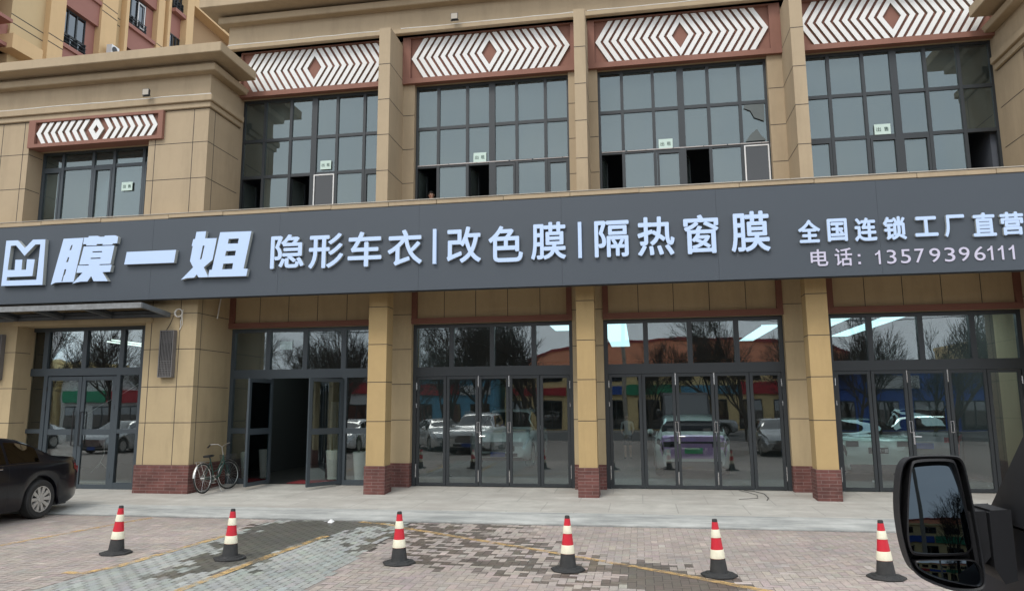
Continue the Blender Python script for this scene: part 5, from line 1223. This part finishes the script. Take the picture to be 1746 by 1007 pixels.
def apwin(y0,y1,z0,z1,x=AX-.35,white=False,rail=True):
    b=MB(); n=3; w_=.06
    b.box(x-.04,x+.04,y0,y1,z0,z0+w_); b.box(x-.04,x+.04,y0,y1,z1-w_,z1)
    for i in range(n+1):
        yy=y0+(y1-y0)*i/n; b.box(x-.038,x+.038,max(y0,yy-.035),min(y1,yy+.035),z0+w_,z1-w_)
    b.box(x-.036,x+.036,y0,y1,z0+.55,z0+.61)
    o=ap(b,'window','frame')
    b=MB(); b.box(x-.01,x-.004,y0+.03,y1-.03,z0+w_,z1-w_); b.build('pane','apglass',o)
    b=MB(); b.box(x-.45,x-.35,y0,y0+(y1-y0)*.40,z0,z1); b.build('curtain','roomwall',o)
    b=MB(); b.box(x-.42,x-.35,y1-(y1-y0)*.30,y1,z0,z1); b.build('curtain','concrete',o)
    b=MB(); b.box(x-.52,x-.5,y0,y1,z0,z1); b.build('room_back','apo',o)
    if rail:
        b=MB()
        for zz in (z0+.18,z0+.36,z0+.54): b.tube([(x+.16,y0,zz),(x+.16,y1,zz)],.016,6)
        for i in range(4): yy=y0+.05+(y1-y0-.1)*i/3; b.box(x+.04,x+.17,yy-.012,yy+.012,z0+.1,z0+.56)
        b.build('safety_rail','frame',o)
    if white:
        b=MB(); ym=y0+(y1-y0)*.62
        b.box(x+.05,x+.08,ym,ym+.05,z0+.3,z1-.1); b.box(x+.05,x+.08,y1-.12,y1-.07,z0+.3,z1-.1); b.box(x+.05,x+.08,ym+.05,y1-.12,z0+.3,z0+.35); b.box(x+.05,x+.08,ym+.05,y1-.12,z1-.15,z1-.1); b.build('open_sash','white',o)
    return o
for k in range(-2,3):
    dz=3.0*k
    apwin(25.72,27.2,17.5+dz,19.25+dz)
    apwin(29.47,31.05,20.5-3+dz,22.2-3+dz,white=(k==1))
    apwin(32.57,33.45,23.0-3+dz,24.6-3+dz,x=AX-.05)
    apwin(19.7,22.0,16.95+dz,18.75+dz)
for k in range(-2,4):
    dz=3.0*k
    b=MB(); b.box(AX-.9,AX-.12,25.7,27.75,19.27+dz-3,20.30+dz-3); b.box(AX-.9,AX-.02,25.7,27.75,20.30+dz-3,20.48+dz-3); b.box(AX-.9,AX-.3,27.2,27.75,20.48+dz-3,22.27+dz-3); ap(b,'spandrel','apr'); b=MB()
    b.box(AX-.9,AX-.12,29.45,31.6,19.27+dz,20.28+dz); b.box(AX-.9,AX+.02,29.45,31.5,20.28+dz,20.46+dz); b.box(AX-.9,AX-.3,31.05,31.6,20.46+dz,22.2+dz); ap(b,'spandrel','apr'); b=MB()
    b.box(AX-.9,AX-.02,32.55,33.45,21.7+dz-.1,22.75+dz); b.box(AX-.9,AX+.30,32.55,33.55,22.75+dz,22.95+dz)
    ap(b,'spandrel','apr')
    b=MB(); b.box(AX-.9,AX+.10,19.5,22.9,18.80+dz-3,18.95+dz-3+.0); b.box(AX-.9,AX-.35,19.5,23.3,16.95+dz-1.2,16.95+dz); b.box(AX-.9,AX+.22,21.3,22.95,16.80+dz,16.94+dz)
    ap(b,'balcony_slab','apr')
b=MB(); b.box(AX-.9,AX+.35,22.9,24.35,15.75,16.35); ap(b,'air_conditioner_ledge','apy')
# the ochre end wall beyond, with its sloping light edge beam
b=MB(); b.box(-40,AX-.3,34.06,40.5,-.3,24.0); b.box(-40,AX-.25,34.06,40.5,24.6,TOPZ); ap(b,'end_wall','apo')
b=MB(); b.box(AX-1.2,AX+.35,34.06,40.5,23.9,24.45); ap(b,'edge_beam','apy')
b=MB()
for z in (26.2,28.0): b.box(AX-.253,AX-.244,34.06,40.5,z-.02,z+.02)
ap(b,'groove','joint')
# air conditioner on the wing roof edge
b=MB(); b.box(-.25,.25,-.14,.14,.02,.48); b.box(-.28,.28,-.16,-.142,0,.02)
r=empty('air_conditioner',(-23.65,28.2,18.0),R(90),label='small white air conditioner unit on the yellow pier, above the left cornice',cat='air conditioner')
b.build('casing','white',r,bevel=.01)
b=MB(); b.lathe([(.16,-.165),(.16,-.15)],20,axis='y',c=(-.06,0,.25)); b.build('fan_grille','black',r)
b=MB(); b.box(-.28,-.24,-.14,.20,-.05,.0); b.box(.24,.28,-.14,.20,-.05,.0); b.build('bracket','steel',r)
# ------------------------------------------------------------------ across the street, mirrored in glass
M['oyel']=mat('pale_yellow_render',(.78,.60,.30),.9,noise=.25,nscale=.6); M['obrick']=mat('orange_red_cladding',(.78,.33,.20),.8,noise=.15,nscale=.3)
M['oblue']=mat('blue_sign_board',(.03,.09,.35),.6); M['ored']=mat('red_sign_board',(.45,.03,.04),.6); M['ogreen']=mat('green_shop_board',(.03,.28,.14),.6); M['osky']=mat('light_blue_board',(.12,.35,.50),.6); M['owhite']=mat('white_board',(.6,.6,.58),.7); M['oroof']=mat('red_roof_sheet',(.30,.05,.05),.7)
def row_building(x0,x1,y,h,wallm,sign,signz,label,nwin=6,depth=10):
    r=empty('street_building',((x0+x1)/2,y,ZP),label=label,cat='building',group='buildings across the street, seen only as reflections')
    w_=(x1-x0)/2
    b=MB(); b.box(-w_,w_,-depth,0,-.1,h); b.box(-w_-.1,w_+.1,-depth-.1,.15,h,h+.25); b.build('wall',wallm,r)
    for i in range(nwin):
        xx=-w_+(i+.5)*2*w_/nwin; ww=2*w_/nwin*.33
        for z0,z1 in ((.1,2.5),(4.1,4.9)) if h>5 else ((.1,2.3),):
            b=MB(); b.box(xx-ww,xx+ww,.002,.06,z0,z1); o=b.build('window','frame',r); b=MB()
            for s in (-.5,.5): b.box(xx+s*ww-ww*.44,xx+s*ww+ww*.44,.061,.066,z0+.1,z1-.1)
            b.build('pane','carglass',o)
    if sign:
        xx=-w_*.96; alts=[sign,'owhite','oblue','ored','ogreen','osky']; k=0
        while xx<w_*.9:
            L=min(rnd.uniform(2.6,5.2),w_*.96-xx)
            if L<1: break
            b=MB(); hh=rnd.uniform(.7,1.1); b.box(xx,xx+L-.15,.01,.22,signz,signz+hh); sb=b.build('sign_board',alts[k%6] if k else sign,r)
            b=MB(); n=max(2,int(L*1.1))
            for i in range(n):
                c=xx+.35+(i+.5)*(L-.85)/n; b.box(c-.2,c+.2,.222,.24,signz+.25,signz+.33); b.box(c-.2,c+.2,.222,.24,signz+.52,signz+.60); b.box(c-.04,c+.04,.222,.238,signz+.18,signz+.66)
            xx+=L; k+=rnd.choice((1,2,1,3))
    return r
row_building(-75,-52,-26,6.2,'oyel','ored',3.2,'yellow row mirrored at the far left of the left shop doors',8)
row_building(-51.5,-34.5,-27,4.8,'owhite','ogreen',2.6,'white shop with a long green board mirrored in the left shop doors',6)
row_building(-34,-20,-27,4.6,'owhite','ogreen',3.2,'low shop with a green board mirrored beside the open doors',5)
row_building(-19.5,-12,-27,4.4,'osky','ored',3.0,'light blue shop with a red board mirrored in the first folding leaf',3)
row_building(-11.5,13,-29,5.1,'oyel','ored',2.9,'pale yellow two storey row with a red board mirrored in the middle doors',9)
row_building(13.5,26,-26,5.0,'oblue','oblue',3.2,'blue fronted shop mirrored in the rightmost doors',4)
row_building(26.5,48,-28,6.8,'oyel','ogreen',2.9,'pale yellow row mirrored behind the van mirror',7)
r=empty('hall',(7,-52,ZP),label='long orange red hall with a curved roofline mirrored in the shop transoms',cat='building')
b=MB(); P_=[(-21,0),(-21,6.0),(-19.5,7.4),(-17,8.4)]+[(-17+31*i/14,8.4+1.0*math.sin(math.pi*i/14)) for i in range(1,14)]+[(14,8.4),(16,7.5),(16,0)]; b.prism(P_,-12,0); b.build('wall','obrick',r)
b=MB(); P2=[(x,z) for x,z in P_[1:-1]]+[(x,z+.3) for x,z in P_[1:-1]][::-1]; b.prism(P2,-12.2,.2); b.build('roof','oroof',r)
# bare winter trees and poles across the lane
M['bark']=mat('grey_brown_bark',(.075,.062,.05),.9,noise=.4,nscale=5)
def bare_tree(seed,h):
    q=random.Random(seed); tr=MB(); cw=MB()
    def grow(p,d,l,r_,lev):
        n=3 if lev<2 else 2; pts=[p]; rr=[r_]
        for i in range(n):
            d=(d+Vector((q.gauss(0,.10),q.gauss(0,.10),q.gauss(0,.05)+.04))).normalized(); p=p+d*l/n; pts.append(p); rr.append(r_*(1-.45*(i+1)/n))
        (tr if lev==0 else cw).tube(pts,[max(v,.009) for v in rr],6 if lev<2 else 3,caps=False)
        if lev>=5: return
        k=q.choice((4,5)) if lev<3 else 4
        for i in range(k):
            t=q.uniform(.35,1.0) if i else 1.0; base=pts[0].lerp(pts[-1],t) if n<3 else pts[min(n,int(t*n))]
            a=q.uniform(0,6.28); sp=q.uniform(.35,.75) if i else .15
            u=d.orthogonal().normalized(); v=d.cross(u); nd=(d*math.cos(sp)+(u*math.cos(a)+v*math.sin(a))*math.sin(sp)); nd.z+=.12; nd.normalize()
            grow(base,nd,l*q.uniform(.58,.80),r_*.55*(1.05 if i==0 else .85),lev+1)
    grow(Vector((0,0,0)),Vector((0,0,1)),h*.30,h*.013,0)
    r=empty('bare_tree'); tr.build('trunk','bark',r,smooth=True); cw.build('crown','bark',r,smooth=False); return r
protos=[bare_tree(3,10),bare_tree(11,11),bare_tree(29,9)]
TP=[(-58,-12),(-53,-9),(-49,-13),(-45,-9),(-42,-12),(-38.5,-9.5),(-35,-12.5),(-28.5,-14),(-24,-17),(-20,-15),(-16.3,-14.5),(-13,-16),(-10.2,-14),(-7.4,-15.5),(11,-15),(14.5,-15),(18,-16),(22,-14.5),(-31,-12),(-26,-9),(-22,-13),(-18,-8.5),(-14.5,-12),(-11.5,-9),(-8.8,-8.0),(-6.0,-11),(.6,-15.5),(4.5,-13),(6,-10),(9,-8.5),(12.5,-12),(16,-8),(19.5,-11.5),(24,-9),(29,-12),(35,-10)]
used=set()
for i,(x,y) in enumerate(TP):
    k=i%3; o=protos[k] if k not in used else copy_tree(protos[k]); used.add(k)
    o.location=(x,y,ZP); o.rotation_euler=(0,0,rnd.uniform(0,6.28)); s=rnd.uniform(.85,1.2)*(.55 if y<-20 else 1); o.scale=(s,s,s)
    tag(o,'bare winter tree across the lane, seen as a reflection in the panes and van mirror','tree','bare trees across the lane')
r=empty('utility_pole',(-.9,-13,ZP),label='utility pole with crossarms and wires mirrored in the van mirror',cat='utility pole')
b=MB(); b.tube([(0,0,0),(0,0,9)],[.15,.10],10); b.build('pole','concrete',r,smooth=True)
b=MB()
for z in (8.2,7.6): b.box(-1.0,1.0,-.05,.05,z,z+.1)
for z in (8.3,7.7):
    for x in (-.9,-.4,.4,.9): b.lathe([(.05,z),(.06,z+.08),(.03,z+.2)],8,c=(x,0,0))
b.build('crossarm','black',r)
b=MB()
for x in (-.9,-.4,.4,.9):
    for z in (8.5,7.9):
        b.tube([(x-30+60*i/16,.3*x,z-1.2*(1-((i-8)/8)**2)*0-.9*math.sin(math.pi*((i%8)/8))) for i in range(17)],.012,4)
b.build('wires','black',r)
bpy.context.view_layer.update()
